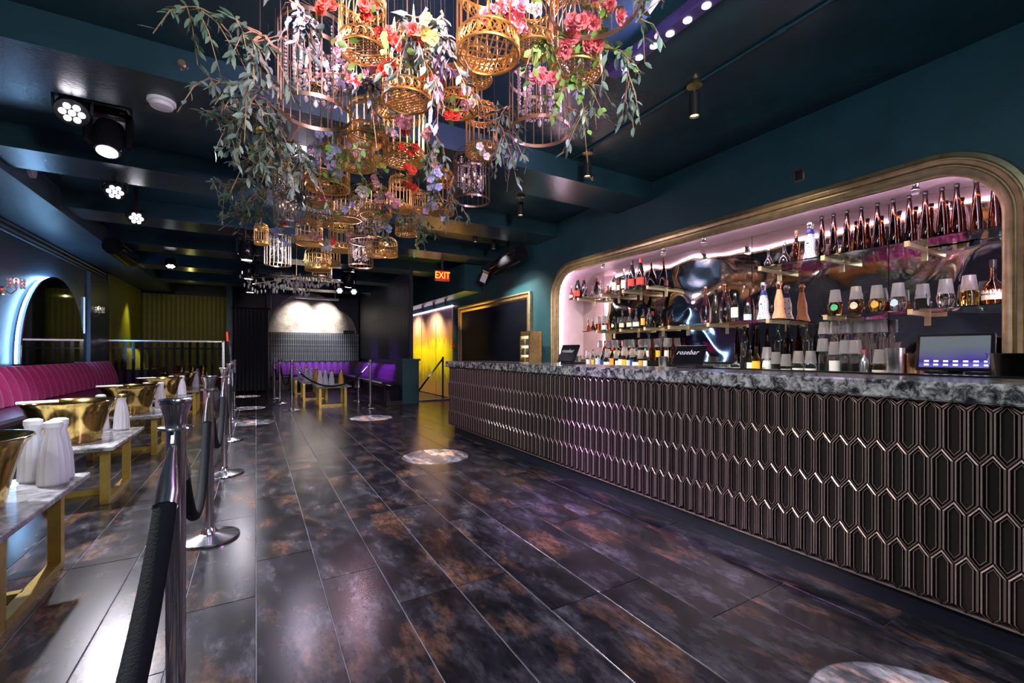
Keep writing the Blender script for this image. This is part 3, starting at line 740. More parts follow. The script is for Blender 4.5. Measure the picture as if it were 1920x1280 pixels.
def rope(a, b, sag, lab, r=.021):
    a = Vector(a); b = Vector(b); n = 18; pts = []
    for i in range(n+1):
        s = i/n; q = a.lerp(b, s); q.z -= sag*(1-(2*s-1)**2)**.9; pts.append(q)
    t = thing('velvet_rope', lab, 'rope', a, group='black barrier ropes')
    L = [p-a for p in pts]
    MB().tube(L[1:-1], r, 10).build('rope_body', M['rope'], t, True)
    MB().tube(L[:2], [.010, r+.003], 10).tube([L[1], L[1]+(L[2]-L[1])*.35], r+.003, 10).build('end_cap', M['chrome'], t, True)
    MB().tube(L[-2:], [r+.003, .010], 10).tube([L[-2], L[-2]+(L[-3]-L[-2])*.35], r+.003, 10).build('end_cap', M['chrome'], t, True)
SY = [(-.21, 1.66), (-.25, 3.29), (-.26, 4.97), (-.30, 6.88), (-.35, 8.75), (-.38, 10.6)]
for k, (x, y) in enumerate(SY):
    stanchion(x, y, 'chrome barrier post, %s in the row beside the banquette tables' % NM[k], 'posts along the banquette')
    if k: rope((SY[k-1][0], SY[k-1][1]+.055, .875), (x, y-.055, .875), .44, 'black velvet rope hanging between the %s and %s row posts' % (NM[k-1], NM[k]))
rope((-.21, 1.605, .875), (-.21, -.10, .875), .44, 'black velvet rope in the lower left foreground, nearest the viewer', .026)
BP = [((.62, 9.78), 'front left'), ((2.07, 9.42), 'right'), ((.47, 11.25), 'middle left'), ((.40, 12.5), 'rear left')]
for (p, lab) in BP: stanchion(p[0], p[1], 'chrome barrier post at the %s of the purple booth' % lab, 'posts around the booth')
rope((.67, 9.77, .875), (2.02, 9.43, .875), .40, 'black velvet rope swagged across the front of the purple booth', .017)
rope((.61, 9.84, .875), (.48, 11.2, .875), .40, 'black velvet rope along the left of the purple booth, nearer span', .017)
rope((.465, 11.31, .875), (.41, 12.44, .875), .36, 'black velvet rope along the left of the purple booth, farther span', .017)
for (u, v, r) in ((815, 855, .36), (695, 783, .36), (470, 792, .34), (462, 765, .34), (460, 743, .34), (1770, 1390, .34)):
    p = atZ(u, v, 0); floor_disc(p.x, p.y, r, 2200, p.x - .25, p.y + .35, 2.25 if u != 1770 else 2.6)

# ------------------------------------------------------------------ booth at the far end
bo = thing('booth_bench', 'L-shaped purple channel-back booth bench at the far end', 'bench', (0, 0, 0))
MB().bbox2((2.55, 10.44, .36), (3.18, 16.1, .46), .03).build('seat', M['vinyl'], bo)
MB().bbox2((.42, 15.55, .36), (2.55, 16.1, .46), .03).build('seat', M['vinyl'], bo)
MB().box2((2.62, 10.46, 0), (3.18, 16.1, .36)).build('base', M['black'], bo)
MB().box2((.45, 15.62, 0), (2.62, 16.1, .36)).build('base', M['black'], bo)
cm = channel_me(.2, .46, .86, .20, .07, .095); cm.materials.append(M['velvet_p'])
for i in range(28): o = put('back_channel', cm, None, bo, loc=(3.2, 10.55+i*.2, 0)); o.rotation_euler = (0, 0, PI)
for i in range(12): o = put('back_channel', cm, None, bo, loc=(.55+i*.2, 16.2, 0)); o.rotation_euler = (0, 0, -PI/2)
MB().box2((3.1, 10.44, .84), (3.19, 16.1, .87)).box2((.42, 16.1, 0), (3.19, 16.17, .87)).build('back_ledge', M['navy'], bo)
tag(MB().bbox2((2.62, 9.9, 0), (2.84, 10.3, .42), .01).build('end_panel', M['blackgloss']), 'low black end panel beside the pier of the purple booth', 'panel')
pn = thing('ribbed_panel', 'dark silvery ribbed panel on the wall behind the purple booth', 'panel', (0, 16.2, 0))
MB().box2((.40, .02, .88), (3.17, .24, 1.84)).build('panel_back', M['black'], pn)
rm = MB().prism([(-.03,0),(-.022,-.028),(0,-.04),(.022,-.028),(.03,0)], .88, 1.82, 'z').mesh('rib', True); rm.materials.append(mat('silver_rib', (.42,.42,.44), .4, .8, var=.6, vscale=22))
for i in range(40): put('rib', rm, None, pn, loc=(.44+i*.069, .02, 0))
ga = thing('gilt_arch', 'mottled pale gilt arch panels lit by two spots above the ribbed panel', 'arch panel', (0, 16.40, 1.84))
def half(c, r, n=24, sq=1.0): return [(c + r*math.cos(PI*i/n), r*sq*math.sin(PI*i/n)) for i in range(n+1)]
MB().prism(half(1.55, 1.20, sq=1.14), -.05, .02).build('large_arch', M['disc'], ga)
MB().prism(half(2.35, .76, sq=1.1), .0, .04).build('small_arch', M['disc'], ga)
tag(MB().box2((1.1, 15.6, 2.92), (2.4, 15.72, 2.98)).box2((1.2, 15.64, 2.98), (1.22, 15.66, 3.3)).box2((2.28, 15.64, 2.98), (2.3, 15.66, 3.3)).build('ceiling_bar', M['white']), 'pale horizontal bar hung from the ceiling before the gilt arch', 'ceiling bar')
tag(MB().bbox2((2.72, 15.95, .9), (3.06, 16.15, 1.95), .01).build('speaker_cabinet', M['navy']), 'dark cabinet in the corner beside the ribbed panel', 'cabinet') if False else None
tag(MB().box2((2.66, 16.21, 1.842), (3.02, 16.33, 1.95)).box2((2.70, 16.19, 1.86), (2.98, 16.21, 1.94)).build('controller_box', M['black']), 'small black equipment box on top of the ribbed panel', 'equipment')
mb = MB()
pts = [( -.55 + i*.02, 15.0 + .035*math.sin(i*1.25)) for i in range(44)]
k = len(pts); mb.add([(x, y, .05) for x, y in pts] + [(x, y, 2.45) for x, y in pts], [(i, i+1, k+i+1, k+i) for i in range(k-1)])
cu = mb.build('curtain', M['fabric_black'], smooth=True); sm = cu.modifiers.new('s', 'SOLIDIFY'); sm.thickness = .008
tag(cu, 'black floor-length curtain between the mustard lounge and the booth', 'curtain')
tag(MB().tube([(-.62, 15.0, 2.47), (.42, 15.0, 2.47)], .02, 8).box2((-.60,14.98,2.47),(-.58,15.02,3.3)).box2((.38,14.98,2.47),(.40,15.02,3.3)).build('curtain_rod', M['blackgloss']), 'black rod carrying the floor-length curtain', 'rod')
t = thing('leaning_panel', 'narrow pale panel with a red tip leaning beside the black curtain', 'panel', (-.62, 14.7, 0))
MB().box((.02, 0, .76), (.045, .03, 1.52), (0, -.05, 0)).build('panel_body', M['marble'], t)
MB().box((-.08, 0, 1.62), (.04, .03, .26), (0, -.05, 0)).build('red_tip', mat('red_glow', (.5,.02,.02), .4, emit=(1,.05,.02), estr=1.2), t)
make_table('gold-legged cocktail table at the front of the purple booth', (1.42, 10.22, 0), 'tables in the booth', .95, .8)
make_table('gold-legged cocktail table in the middle of the purple booth', (1.25, 11.9, 0), 'tables in the booth', .95, .9)
make_table('gold-legged cocktail table at the rear of the purple booth', (1.2, 13.6, 0), 'tables in the booth', .95, .9)
for i, (x, y, a) in enumerate(((1.18,10.12,0),(1.30,10.25,0),(1.42,10.2,2),(1.62,10.25,1),(1.05,11.7,0),(1.16,11.8,0),(1.28,11.75,1),(1.05,13.4,0),(1.2,13.5,1))):
    nm_ = ['front','front','front','front','middle','middle','middle','rear','rear'][i]
    lab = ('amber juice carafe on the %s booth table' if a == 1 else 'white carafe with gold lid, on the %s booth table' if a == 2 else 'white frosted carafe, %s on the %s booth table' % ('left' if i in (0,4,7) else 'right', '%s'))
    carafe(x, y, lab % nm_, cf_amb if a == 1 else cf_body, lidg if a else lid, s=1.1, group='carafes in the booth')
t = thing('chrome_stand', 'short chrome bucket stand beside the purple bench', 'stand', (2.12, 10.9, 0))
MB().lathe([(.13,0),(.13,.012),(.03,.03),(.03,.30),(.09,.33),(.105,.52),(.11,.53),(.1,.52),(.085,.34),(.001,.335)], 24, cap1=False).build('bucket_stand', M['chrome'], t, True)
# corridor threshold, handrail, fire pull
tag(MB().box2((3.3, 10.05, 0), (4.28, 10.30, .03)).build('threshold', mat('threshold_violet', (.10,.04,.16), .3)), 'violet threshold strip at the corridor entrance', 'threshold')
t = thing('handrail', 'black sloping handrail in front of the yellow mural', 'handrail', (3.7, 10.35, 0))
MB().tube([(-.42, .02, .05), (.30, -.12, 1.02)], .022, 8).build('rail', M['blackgloss'], t)
MB().tube([(.30, -.12, 0), (.30, -.12, 1.06)], .024, 8).build('post', M['blackgloss'], t)
MB().tube([(-.30, .0, 0), (-.30, .0, .22)], .018, 8).build('post', M['blackgloss'], t)
t = thing('fire_pull', 'small red fire alarm pull beside the mural', 'alarm', (XR, 10.2, 1.33))
MB().box2((-.05, -.04, -.06), (-.002, .04, .06)).build('body', M['red'], t); MB().box2((-.058, -.025, -.015), (-.05, .025, .0)).build('handle', M['white'], t)
for i, y in enumerate((10.35, 11.2, 12.1)):
    t = thing('wall_spot', 'small black spotlight, %s from the bar end above the mural' % ORD[i], 'spotlight', (4.12, y, 2.5), group='spotlights above the mural')
    MB().cyl((0,0,0), (0,0,-.03), .03).build('mount', M['black'], t); MB().cyl((0,0,-.03), (.04,0,-.13), .035, .045, 12).build('barrel', M['black'], t)

# exit sign and emergency light
ex = atY(829, 517, 8.55)
t = thing('exit_sign', 'red lit EXIT sign hanging before the corridor', 'sign', ex, rz=-.12)
MB().box2((-.155, -.03, -.105), (.155, .03, .105)).build('housing', M['exit'], t)
MB().box2((-.145, -.034, -.095), (.145, -.0305, .095)).build('face', M['exitglow'], t)
text_obj('EXIT', .155, 'letters', M['exitletter'], t, (0, -.036, 0), (PI/2, 0, 0), .001, stretch=1.25)
MB().box2((-.02, -.02, .11), (.02, .02, ZB-ex.z)).build('stem', M['black'], t)
e2 = atX(895, 512, 3.9); 
t = thing('emergency_light', 'tilted rectangular emergency lamp on the wall above the framed panel', 'lamp', (4.1, 8.1, 2.72), rz=.55)
rot = Euler((.45, 0, 0)).to_matrix()
MB().box((0,0,0), (.10, .17, .26), (.45,0,0)).build('housing', M['black'], t); MB().box((-.052,0,-.015), (.006, .14, .19), (.45,0,0)).build('lens', M['white'], t); MB().box((-.052,-.045,.105), (.008, .16, .03), (.45,0,0)).build('top_stripe', M['lb_orange'], t)
MB().tube([(.05,0,0),(.2,0,0)], .02, 8).build('arm', M['black'], t)
for lab, p, q in (('dark cylindrical loudspeaker on the right wall above the framed panel', (4.05, 7.55, 2.86), (4.05, 6.6, 2.95)), ('dark cylindrical loudspeaker under the left soffit', (-2.05, 9.6, 2.93), (-2.05, 10.8, 2.93))):
    t = thing('tube_speaker', lab, 'speaker', ((p[0]+q[0])/2, (p[1]+q[1])/2, p[2]), group='tube speakers')
    dy = (q[1]-p[1])/2; dz = (q[2]-p[2])/2
    MB().cyl((0,-dy,-dz), (0,dy,dz), .14, .14, 20).build('body', M['blackgloss'], t, True)
    MB().box2((-.02, -.02, .10), (.02, .02, ZC-p[2]-.01)).build('bracket', M['black'], t)

# ------------------------------------------------------------------ ceiling fixtures
def moving_head(loc, aim, lab, s=1.0):
    t = thing('moving_head_light', lab, 'stage light', loc, group='moving head lights', scale=s)
    MB().bbox2((-.14, -.10, -.09), (.14, .10, 0), .012).build('base', M['blackgloss'], t)
    MB().cyl((0,0,-.09), (0,0,-.12), .07, .07, 16).build('swivel', M['black'], t)
    for sx in (-1, 1): MB().bbox2((sx*.135-.022, -.05, -.38), (sx*.135+.022, .05, -.10), .012).build('yoke_arm', M['blackgloss'], t)
    MB().box2((-.15, -.05, -.14), (.15, .05, -.11)).build('yoke_bridge', M['blackgloss'], t)
    d = (Vector(aim) - Vector(loc)).normalized(); q = d.to_track_quat('-Z', 'Y').to_matrix().to_4x4()
    h = MB().lathe([(.05,.13),(.09,.11),(.105,.05),(.105,-.06),(.095,-.13),(.085,-.16)], 20).build('head', M['blackgloss'], t, True); h.matrix_local = Matrix.Translation((0,0,-.30)) @ q
    l = MB().cyl((0,0,-.162), (0,0,-.168), .070, .070, 16).build('lens', M['led'], h)
    return t
moving_head((-1.08, 4.95, ZC-.001), (-1.1, 4.2, 1), 'large black moving head light nearest on the left ceiling')
moving_head((-.12, 8.0, ZB-.001), (-.2, 8.2, 0), 'black moving head light, nearest of three beyond the flowers on the left')
moving_head((-.12, 10.0, ZB-.001), (-.2, 10.3, 0), 'black moving head light, middle of three beyond the flowers on the left')
moving_head((-.12, 12.2, ZB-.001), (-.2, 12.5, 0), 'black moving head light, farthest of three beyond the flowers on the left')
moving_head((1.95, 11.2, ZC-.001), (1.9, 12.5, 0), 'black moving head light over the purple booth', 1.15)
def par(loc, aim, lab, s=1.0, arm=.12):
    t = thing('led_par_light', lab, 'stage light', loc, group='LED par lights', scale=s)
    MB().box2((-.02,-.02,0), (.02,.02,arm)).box2((-.11,-.015,-.10), (-.10,.015,.0)).box2((.10,-.015,-.10), (.11,.015,.0)).box2((-.11,-.015,-.005),(.11,.015,.005)).build('bracket', M['black'], t)
    d = (Vector(aim) - Vector(loc)).normalized(); q = d.to_track_quat('-Z', 'Y').to_matrix().to_4x4()
    h = MB().lathe([(.05,.10),(.085,.08),(.095,0),(.095,-.06)], 18).build('can', M['blackgloss'], t, True); h.matrix_local = Matrix.Translation((0,0,-.09)) @ q
    c = MB()
    for (x, y) in [(0,0)] + [(.05*math.cos(PI*k/3), .05*math.sin(PI*k/3)) for k in range(6)]: c.cyl((x,y,-.061), (x,y,-.066), .021, .021, 10)
    c.build('led_cluster', M['led'], h, stuff=True)
par((-1.32, 6.25, 3.0), (-.2, 2.4, .6), 'round LED par light lit white, nearest on the left ceiling', 1, .06)
par((-1.34, 7.35, 3.0), (-.2, 2.4, .6), 'round LED par light lit white, second on the left ceiling', 1, .29)
par((-1.45, 10.8, 3.0), (-1.2, 9.6, 0), 'round LED par light lit white, farthest on the left ceiling', 1, .29)
par((-1.22, 4.62, 3.12), (-.7, 2.0, .6), 'round LED par light lit white beside the large moving head', 1.05, .17)
par((2.0, 12.9, 2.98), (1.2, 5, .8), 'left one of the paired lit LED par lights over the booth', 1, .31)
par((2.38, 12.9, 2.98), (1.2, 5, .8), 'right one of the paired lit LED par lights over the booth', 1, .31)
def small(name, lab, cat, loc, parts, group=None, rz=0):
    t = thing(name, lab, cat, loc, rz, group)
    for nm, mb, mm in parts: mb.build(nm, mm, t, True)
small('smoke_detector', 'white round smoke detector on the left ceiling', 'detector', (-.62, 4.22, ZB), [('base', MB().lathe([(.09,0),(.09,-.02),(.085,-.025)],24), M['white']), ('dome', MB().lathe([(.075,-.025),(.07,-.05),(.03,-.06),(.012,-.061)],24), M['white'])])
small('sprinkler', 'chrome sprinkler head on the near ceiling beam face', 'sprinkler', (-.45, 3.849, 3.19), [('escutcheon', MB().tube([(0,0,0),(0,-.012,0)], [.042,.036], 16), M['chrome']), ('nozzle', MB().tube([(0,-.012,0),(0,-.03,0)], [.016,.022], 10), M['brass'])])
small('sprinkler', 'chrome sprinkler head beside the second pendant spot over the bar', 'sprinkler', (3.32, 3.849, 3.16), [('escutcheon', MB().tube([(0,0,0),(0,-.012,0)], [.042,.036], 16), M['chrome']), ('nozzle', MB().tube([(0,-.012,0),(0,-.03,0)], [.016,.022], 10), M['brass'])])
p = atX(57, 265, -2.2)
small('wall_disc', 'round pale disc sensor on the left soffit', 'sensor', (-2.2, p.y, 3.22), [('plate', MB().tube([(0,0,0),(.03,0,0)], [.09,.085], 24), M['grey_pl'])])
small('strobe', 'red fire strobe on the left soffit', 'alarm', (-2.2, 6.1, 3.12), [('body', MB().bbox2((0,-.06,-.08),(.04,.06,.08),.01), M['red']), ('lens', MB().bbox2((.04,-.04,-.06),(.075,.04,.0),.01), M['grey_pl'])])
small('ceiling_dome', 'black perforated dome on the lit left soffit', 'sensor', (-2.2, 8.3, 3.16), [('plate', MB().tube([(0,0,0),(.012,0,0)], [.10,.095], 20), M['black']), ('dome', MB().tube([(.012,0,0),(.05,0,0)], [.08,.05], 16), M['black'])])
small('white_box', 'small white box lamp beside the left tube speaker', 'lamp', (-2.19, 10.4, 3.06), [('body', MB().bbox2((0,-.06,-.06),(.05,.06,.06),.008), M['white'])])
small('wall_switch', 'small dark plate on the teal wall above the arch frame', 'plate', (XR, 2.13, 2.78), [('plate', MB().bbox2((-.012,-.045,-.06),(-.001,.045,.06),.003), M['brass']), ('cover', MB().bbox2((-.018,-.03,-.045),(-.012,.03,.045),.002), M['black'])])
# pendant spots over the bar with conduit
PSPOT = [(3.01, 2.27), (3.05, 3.62), (3.12, 5.10), (3.2, 6.7), (3.7, 6.98)]
for k, (x, y) in enumerate(PSPOT):
    t = thing('pendant_spot', '%s black and brass pendant spot from the front over the bar' % ORD[k], 'spotlight', (x, y, ZC), group='pendant spots over the bar')
    MB().lathe([(.055,0),(.06,-.006),(.06,-.028),(.02,-.034)], 20).build('canopy', M['brass'], t, True)
    MB().cyl((0,0,-.03), (0,0,-.10), .008, .008, 8).build('stem', M['brass'], t)
    MB().lathe([(.034,-.09),(.040,-.094),(.040,-.265),(.036,-.268),(.034,-.25)], 20, cap1=False).build('barrel', M['black'], t, True)
    MB().cyl((0,0,-.245), (0,0,-.252), .033, .033, 16).build('lamp', M['ledwarm'], t)
    lamp('pendant_light', 'SPOT', (x, y, ZC-.272), 300, (1, .86, .72), (x+1.15, y, 1.1), .03, 85, .8)
t = thing('conduit', 'thin painted conduit with couplings along the ceiling over the bar', 'conduit', (3.01, 0, ZC))
MB().tube([(0, -2.0, -.012), (0, 3.84, -.012)], .010, 8).build('pipe', M['teal'], t)
for y in (1.6, 2.9): MB().tube([(0, y-.03, -.012), (0, y+.03, -.012)], .016, 8).build('coupling', M['teal'], t)
t = thing('led_batten', 'long violet LED batten on the ceiling right of the flowers', 'stage light', (2.27, 0, ZC))
MB().bbox2((-.05, .9, -.12), (.05, 2.42, -.04), .01).build('housing', mat('batten_violet', (.05,.03,.12), .3), t)
for i in range(11): MB().cyl((0, .98+i*.13, -.1201), (0, .98+i*.13, -.125), .026, .026, 12).build('led_lens', M['ledv'], t)
for y in (1.2, 2.4): MB().box2((-.07, y-.015, -.05), (.07, y+.015, 0)).build('bracket', M['black'], t)
lamp('batten_light', 'AREA', (2.20, 1.9, ZC-.135), 70, (.72, .38, 1), (.9, 2.3, 2.6), .12, size_y=1.6)
lamp('pink_spot', 'SPOT', (.35, .75, 3.0), 900, (1, .55, .85), (.65, 2.0, 2.8), .22, 62, .8)

# ------------------------------------------------------------------ bottles and bar ware
FACE = Matrix(((0,0,-1),(-1,0,0),(0,1,0))).to_euler()      # text reading towards -X
PROF = {
 'tall':   ([(.085,0),(.09,.015),(.082,.30),(.056,.66),(.037,.86),(.035,.93)], [(.040,.925),(.044,.935),(.044,.99),(.036,1.0)], None),
 'cognac': ([(.15,0),(.16,.02),(.17,.33),(.15,.44),(.06,.56),(.048,.62),(.045,.84)], [(.05,.83),(.052,.86),(.052,1.0)], (.165,.10,.32)),
 'round':  ([(.17,0),(.21,.06),(.25,.30),(.24,.45),(.12,.62),(.075,.70),(.075,.84)], [(.09,.83),(.09,1.0)], (.2,.14,.44)),
 'decanter': ([(.17,0),(.20,.03),(.20,.25),(.09,.48),(.055,.56),(.055,.76)], [(.03,.75),(.07,.80),(.075,.9),(.04,1.0)], None),
 'azul':   ([(.155,0),(.165,.015),(.150,.10),(.112,.24),(.118,.36),(.112,.48),(.075,.66),(.052,.78)], [(.055,.775),(.065,.80),(.06,.83),(.075,.86),(.085,.93),(.06,.985),(.02,1.0)], None),
 'champ':  ([(.125,0),(.13,.02),(.13,.40),(.105,.54),(.052,.74),(.040,.80)], [(.041,.79),(.042,.93),(.048,.94),(.048,.985),(.04,1.0)], (.13,.12,.34)),
 'std':    ([(.118,0),(.123,.015),(.123,.58),(.105,.66),(.05,.75),(.043,.80),(.043,.92)], [(.05,.90),(.052,1.0)], (.1235,.15,.50)),
 'squat':  ([(.185,0),(.195,.02),(.195,.42),(.17,.52),(.07,.62),(.058,.68),(.058,.84)], [(.07,.83),(.07,1.0)], (.196,.05,.36)),
 'square': ([(.26,0),(.27,.02),(.27,.58),(.22,.64),(.08,.68),(.07,.72),(.07,.84)], [(.085,.83),(.085,1.0)], None),
 'slim':   ([(.095,0),(.10,.015),(.10,.55),(.085,.63),(.042,.72),(.038,.90)], [(.045,.89),(.047,1.0)], (.1005,.16,.46)),
}
bcache = {}
def bmesh_for(kind, part, mtl):
    key = (kind, part, mtl.name)
    if key not in bcache:
        body, cap, lb = PROF[kind]
        n = 4 if kind == 'square' else 18
        if part == 'body': me = MB().lathe(body, n).mesh('bottle_body', kind != 'square')
        elif part == 'cap': me = MB().lathe(cap, 14).mesh('cap', True)
        else:
            r, z0, z1 = lb; r += .003
            if kind == 'round':     # oval label facing the room (-x)
                pts = []; mb = MB(); ring = []
                for i in range(16):
                    a = 2*PI*i/16; z = .29 + .13*math.sin(a); yy = .12*math.cos(a)
                    rr = .255; ring.append((-math.sqrt(rr*rr - yy*yy), yy, z))
                mb.add([(-.256, 0, .29)] + ring, [(0, 1+i, 1+(i+1) % 16) for i in range(16)]); me = mb.mesh('label')
            else:
                mb = MB(); vs = []; fs = []; k = 13
                for z in (z0, z1):
                    for i in range(k): a = PI + (i/(k-1)-.5)*3.0; vs.append((r*math.cos(a), r*math.sin(a), z))
                mb.add(vs, [(i, i+1, k+i+1, k+i) for i in range(k-1)]); me = mb.mesh('label', True)
        me.materials.append(mtl); bcache[key] = me
    return bcache[key]
cup_me = MB().lathe([(.047,0),(.049,.0),(.0365,.115),(.001,.115)], 18, cap0=False, cap1=False).mesh('cup', True); cup_me.materials.append(M['cup'])
def bottle(kind, x, y, z, h, lab, body, cap='cap_black', label=None, rz=None, text=None, wide=1.0):
    t = thing('bottle', lab, 'bottle', (x, y, z), group=None, scale=(h*wide, h*wide, h))
    t.rotation_euler = (0, 0, PI/4 if kind == 'square' else random.uniform(-.25, .25))
    put('bottle_body', bmesh_for(kind, 'body', M[body]), None, t); put('cap', bmesh_for(kind, 'cap', M[cap]), None, t)
    if label and PROF[kind][2]: put('label', bmesh_for(kind, 'label', M[label]), None, t)
    if kind == 'azul' and body == 'azul': put('collar', azc, None, t)
    if kind == 'square': put('oval_label', sqo, None, t)
    if text:
        t.rotation_euler = (0, 0, -.5); r, z0, z1 = PROF[kind][2]
        text_obj(text[0], text[1]/h, 'lettering', M[text[2]], t, (-r-.006, 0, (z0+z1)/2 + text[3]), FACE, .002, bend=r)
    return t
azc = MB().lathe([(.08,.645),(.085,.66),(.058,.77),(.05,.775)], 10, flute=.06, fl_n=5).mesh('collar', True); azc.materials.append(M['lb_dblue'])
sqo = MB().add([(-.1365, -.1365, .30)] + [(-.138-.105*math.cos(2*PI*i/18)*1, -.138+.105*math.cos(2*PI*i/18), .30+.17*math.sin(2*PI*i/18)) for i in range(18)], [(0, 1+i, 1+(i+1) % 18) for i in range(18)]).mesh('oval_label'); sqo.materials.append(M['lb_white'])
def cup(x, y, z, lab, tilt=0):
    o = put('plastic_cup', cup_me); o.location = (x, y, z); o.rotation_euler = (tilt, 0, 0)
    tag(o, lab, 'cup', 'frosted cups over bottles')
def row(items, X, z, where):
    """items: (u, kind, height, desc, body, cap, label, cup?, extra)"""
    for i, it in enumerate(items):
        u, kind, h, desc, body, cp, lbm, cupped = it[:8]; ex = it[8] if len(it) > 8 else {}
        x = X + ex.get('dx', 0); p = atX(u, 600, x); p.y = min(p.y, 5.74)
        lab = '%s, %s from left %s' % (desc, ORD[i] if i < 20 else 'twenty-%s' % ORD[i-20], where)
        zz = z + ex.get('dz', 0)
        bottle(kind, x, p.y, zz, h, lab, body, cp, lbm, text=ex.get('text'), wide=ex.get('wide', 1))
        if cupped: cup(x, p.y, zz + h - .1135, 'frosted cup upside down over the %s bottle %s' % (ORD[i] if i < 20 else 'last', where), ex.get('tilt', 0))
random.seed(11)
T, Fz = True, False
amb = [(u, 'tall', .40, 'tall amber bottle with dark cap', 'b_amber', 'cap_black', None, Fz) for u in (1541,1563,1588,1615,1645,1675,1705,1735,1766,1794,1831,1866)]
row([(1441,'decanter',.21,'small dark decanter','b_dark','cap_silver',None,Fz), (1471,'decanter',.23,'round black decanter with silver stopper','b_dark','cap_silver',None,Fz,{'wide':1.15}),
     (1493,'slim',.32,'clear brown bottle with wooden stopper','b_cognac','cork',None,Fz), (1519,'azul',.39,'white bell bottle with blue swirls','azul','cap_silver',None,Fz)] + amb +
    [(1909,'cognac',.34,'dark cognac bottle with cream band','b_dark','cap_gold','lb_cream',Fz)], 4.62, Z2, 'on the upper right shelf')
row([(1566,'round',.23,'round bottle with green label','b_cognac','cap_black','lb_green',T), (1605,'round',.24,'round fluted bottle with cream label','b_cognac','cap_gold','lb_cream',T),
     (1644,'round',.23,'round bottle with orange label','b_yellow','cap_black','lb_orange',T), (1684,'round',.23,'round clear bottle with pale blue label','b_clear','cap_silver','lb_blue',T),
     (1730,'square',.20,'square black bottle with white oval label','b_dark','cap_black',None,T,{'wide':.9}), (1773,'round',.22,'round clear bottle','b_clear','cap_silver',None,T),
     (1817,'squat',.23,'squat bottle of golden spirit','b_yellow','cap_silver',None,T,{'wide':1.2}), (1862,'cognac',.32,'dark cognac bottle with cream label','b_cognac','cap_black','lb_cream',Fz,{'text':('Hennessy',.026,'ink',.02),'wide':1.1,'dx':-.04}),
     (1911,'azul',.39,'white bell bottle with blue swirls','azul','cap_silver',None,Fz,{'dx':.05})], 4.60, Z1, 'on the lower right shelf')
o = MB(); vs = [(.055*math.cos(2*PI*i/20), 0, .060+.05*math.sin(2*PI*i/20)) for i in range(20)]
row([(1323,'champ',.44,'large rose-tinted bottle','b_pinkish','copper',None,Fz), (1342,'champ',.42,'dark wine bottle','b_dark','cap_black',None,Fz,{'dx':.12}), (1359,'champ',.44,'large rose-tinted bottle','b_pinkish','copper',None,Fz),
     (1378,'std',.32,'clear bottle with white label','b_clear','cap_silver','lb_white',Fz), (1402,'squat',.20,'small clear bottle with blue base','b_clear','cap_silver','lb_blue',Fz),
     (1432,'azul',.40,'white bell bottle with blue swirls','azul','cap_silver',None,Fz), (1461,'azul',.39,'peach bell bottle with dark crown','b_peach','copper',None,Fz)], 4.62, Z1, 'on the middle shelf')
row([(1068,'cognac',.22,'small cognac bottle','b_cognac','cap_gold','lb_cream',Fz,{'dx':-.13}), (1075,'champ',.42,'tall black champagne bottle','b_dark','cap_black','lb_red',Fz), (1084,'std',.22,'small dark bottle','b_dark','cap_black','lb_red',Fz), (1095,'champ',.40,'tall black wine bottle','b_dark','cap_red',None,Fz,{'dx':.08}),
     (1097,'decanter',.22,'clear stoppered decanter','b_clear','glass',None,Fz,{'dx':-.04}), (1111,'decanter',.20,'clear stoppered decanter','b_clear','glass',None,Fz), (1127,'decanter',.24,'clear stoppered decanter','b_clear','glass',None,Fz), (1140,'decanter',.16,'small brown decanter','b_cognac','copper',None,Fz),
     (1152,'std',.32,'clear bottle with white label','b_clear','cap_silver','lb_white',Fz), (1160,'std',.22,'small bottle with cream label','b_cognac','cap_black','lb_cream',Fz), (1170,'std',.33,'tall clear bottle with white label','b_clear','cap_silver','lb_white',Fz),
     (1185,'champ',.46,'tall black bottle with red label','b_dark','cap_black','lb_red',Fz), (1201,'champ',.46,'tall black bottle with red label','b_dark','cap_red','lb_red',Fz)], 4.63, Z2, 'on the upper left shelf')
row([(1103,'decanter',.22,'small amber decanter','b_cognac','cap_silver',None,Fz), (1112,'decanter',.20,'small amber decanter','b_amber','cap_silver',None,Fz), (1122,'squat',.22,'small fluted bottle','b_cognac','cap_black',None,T), (1134,'squat',.22,'small bottle with blue label','b_cognac','cap_black','lb_blue',T),
     (1152,'round',.20,'squat dark bottle','b_green','cap_black','lb_cream',Fz), (1167,'cognac',.28,'cognac bottle with cream label','b_dark','cap_black','lb_cream',Fz), (1181,'cognac',.28,'cognac bottle with cream label','b_dark','cap_red','lb_cream',Fz),
     (1193,'cognac',.28,'cognac bottle with white label','b_dark','cap_black','lb_white',Fz), (1206,'std',.26,'small dark bottle with orange label','b_cognac','cap_black','lb_orange',Fz), (1217,'std',.27,'tall dark bottle','b_dark','cap_black',None,Fz)], 4.62, Z1, 'on the lower left shelf')
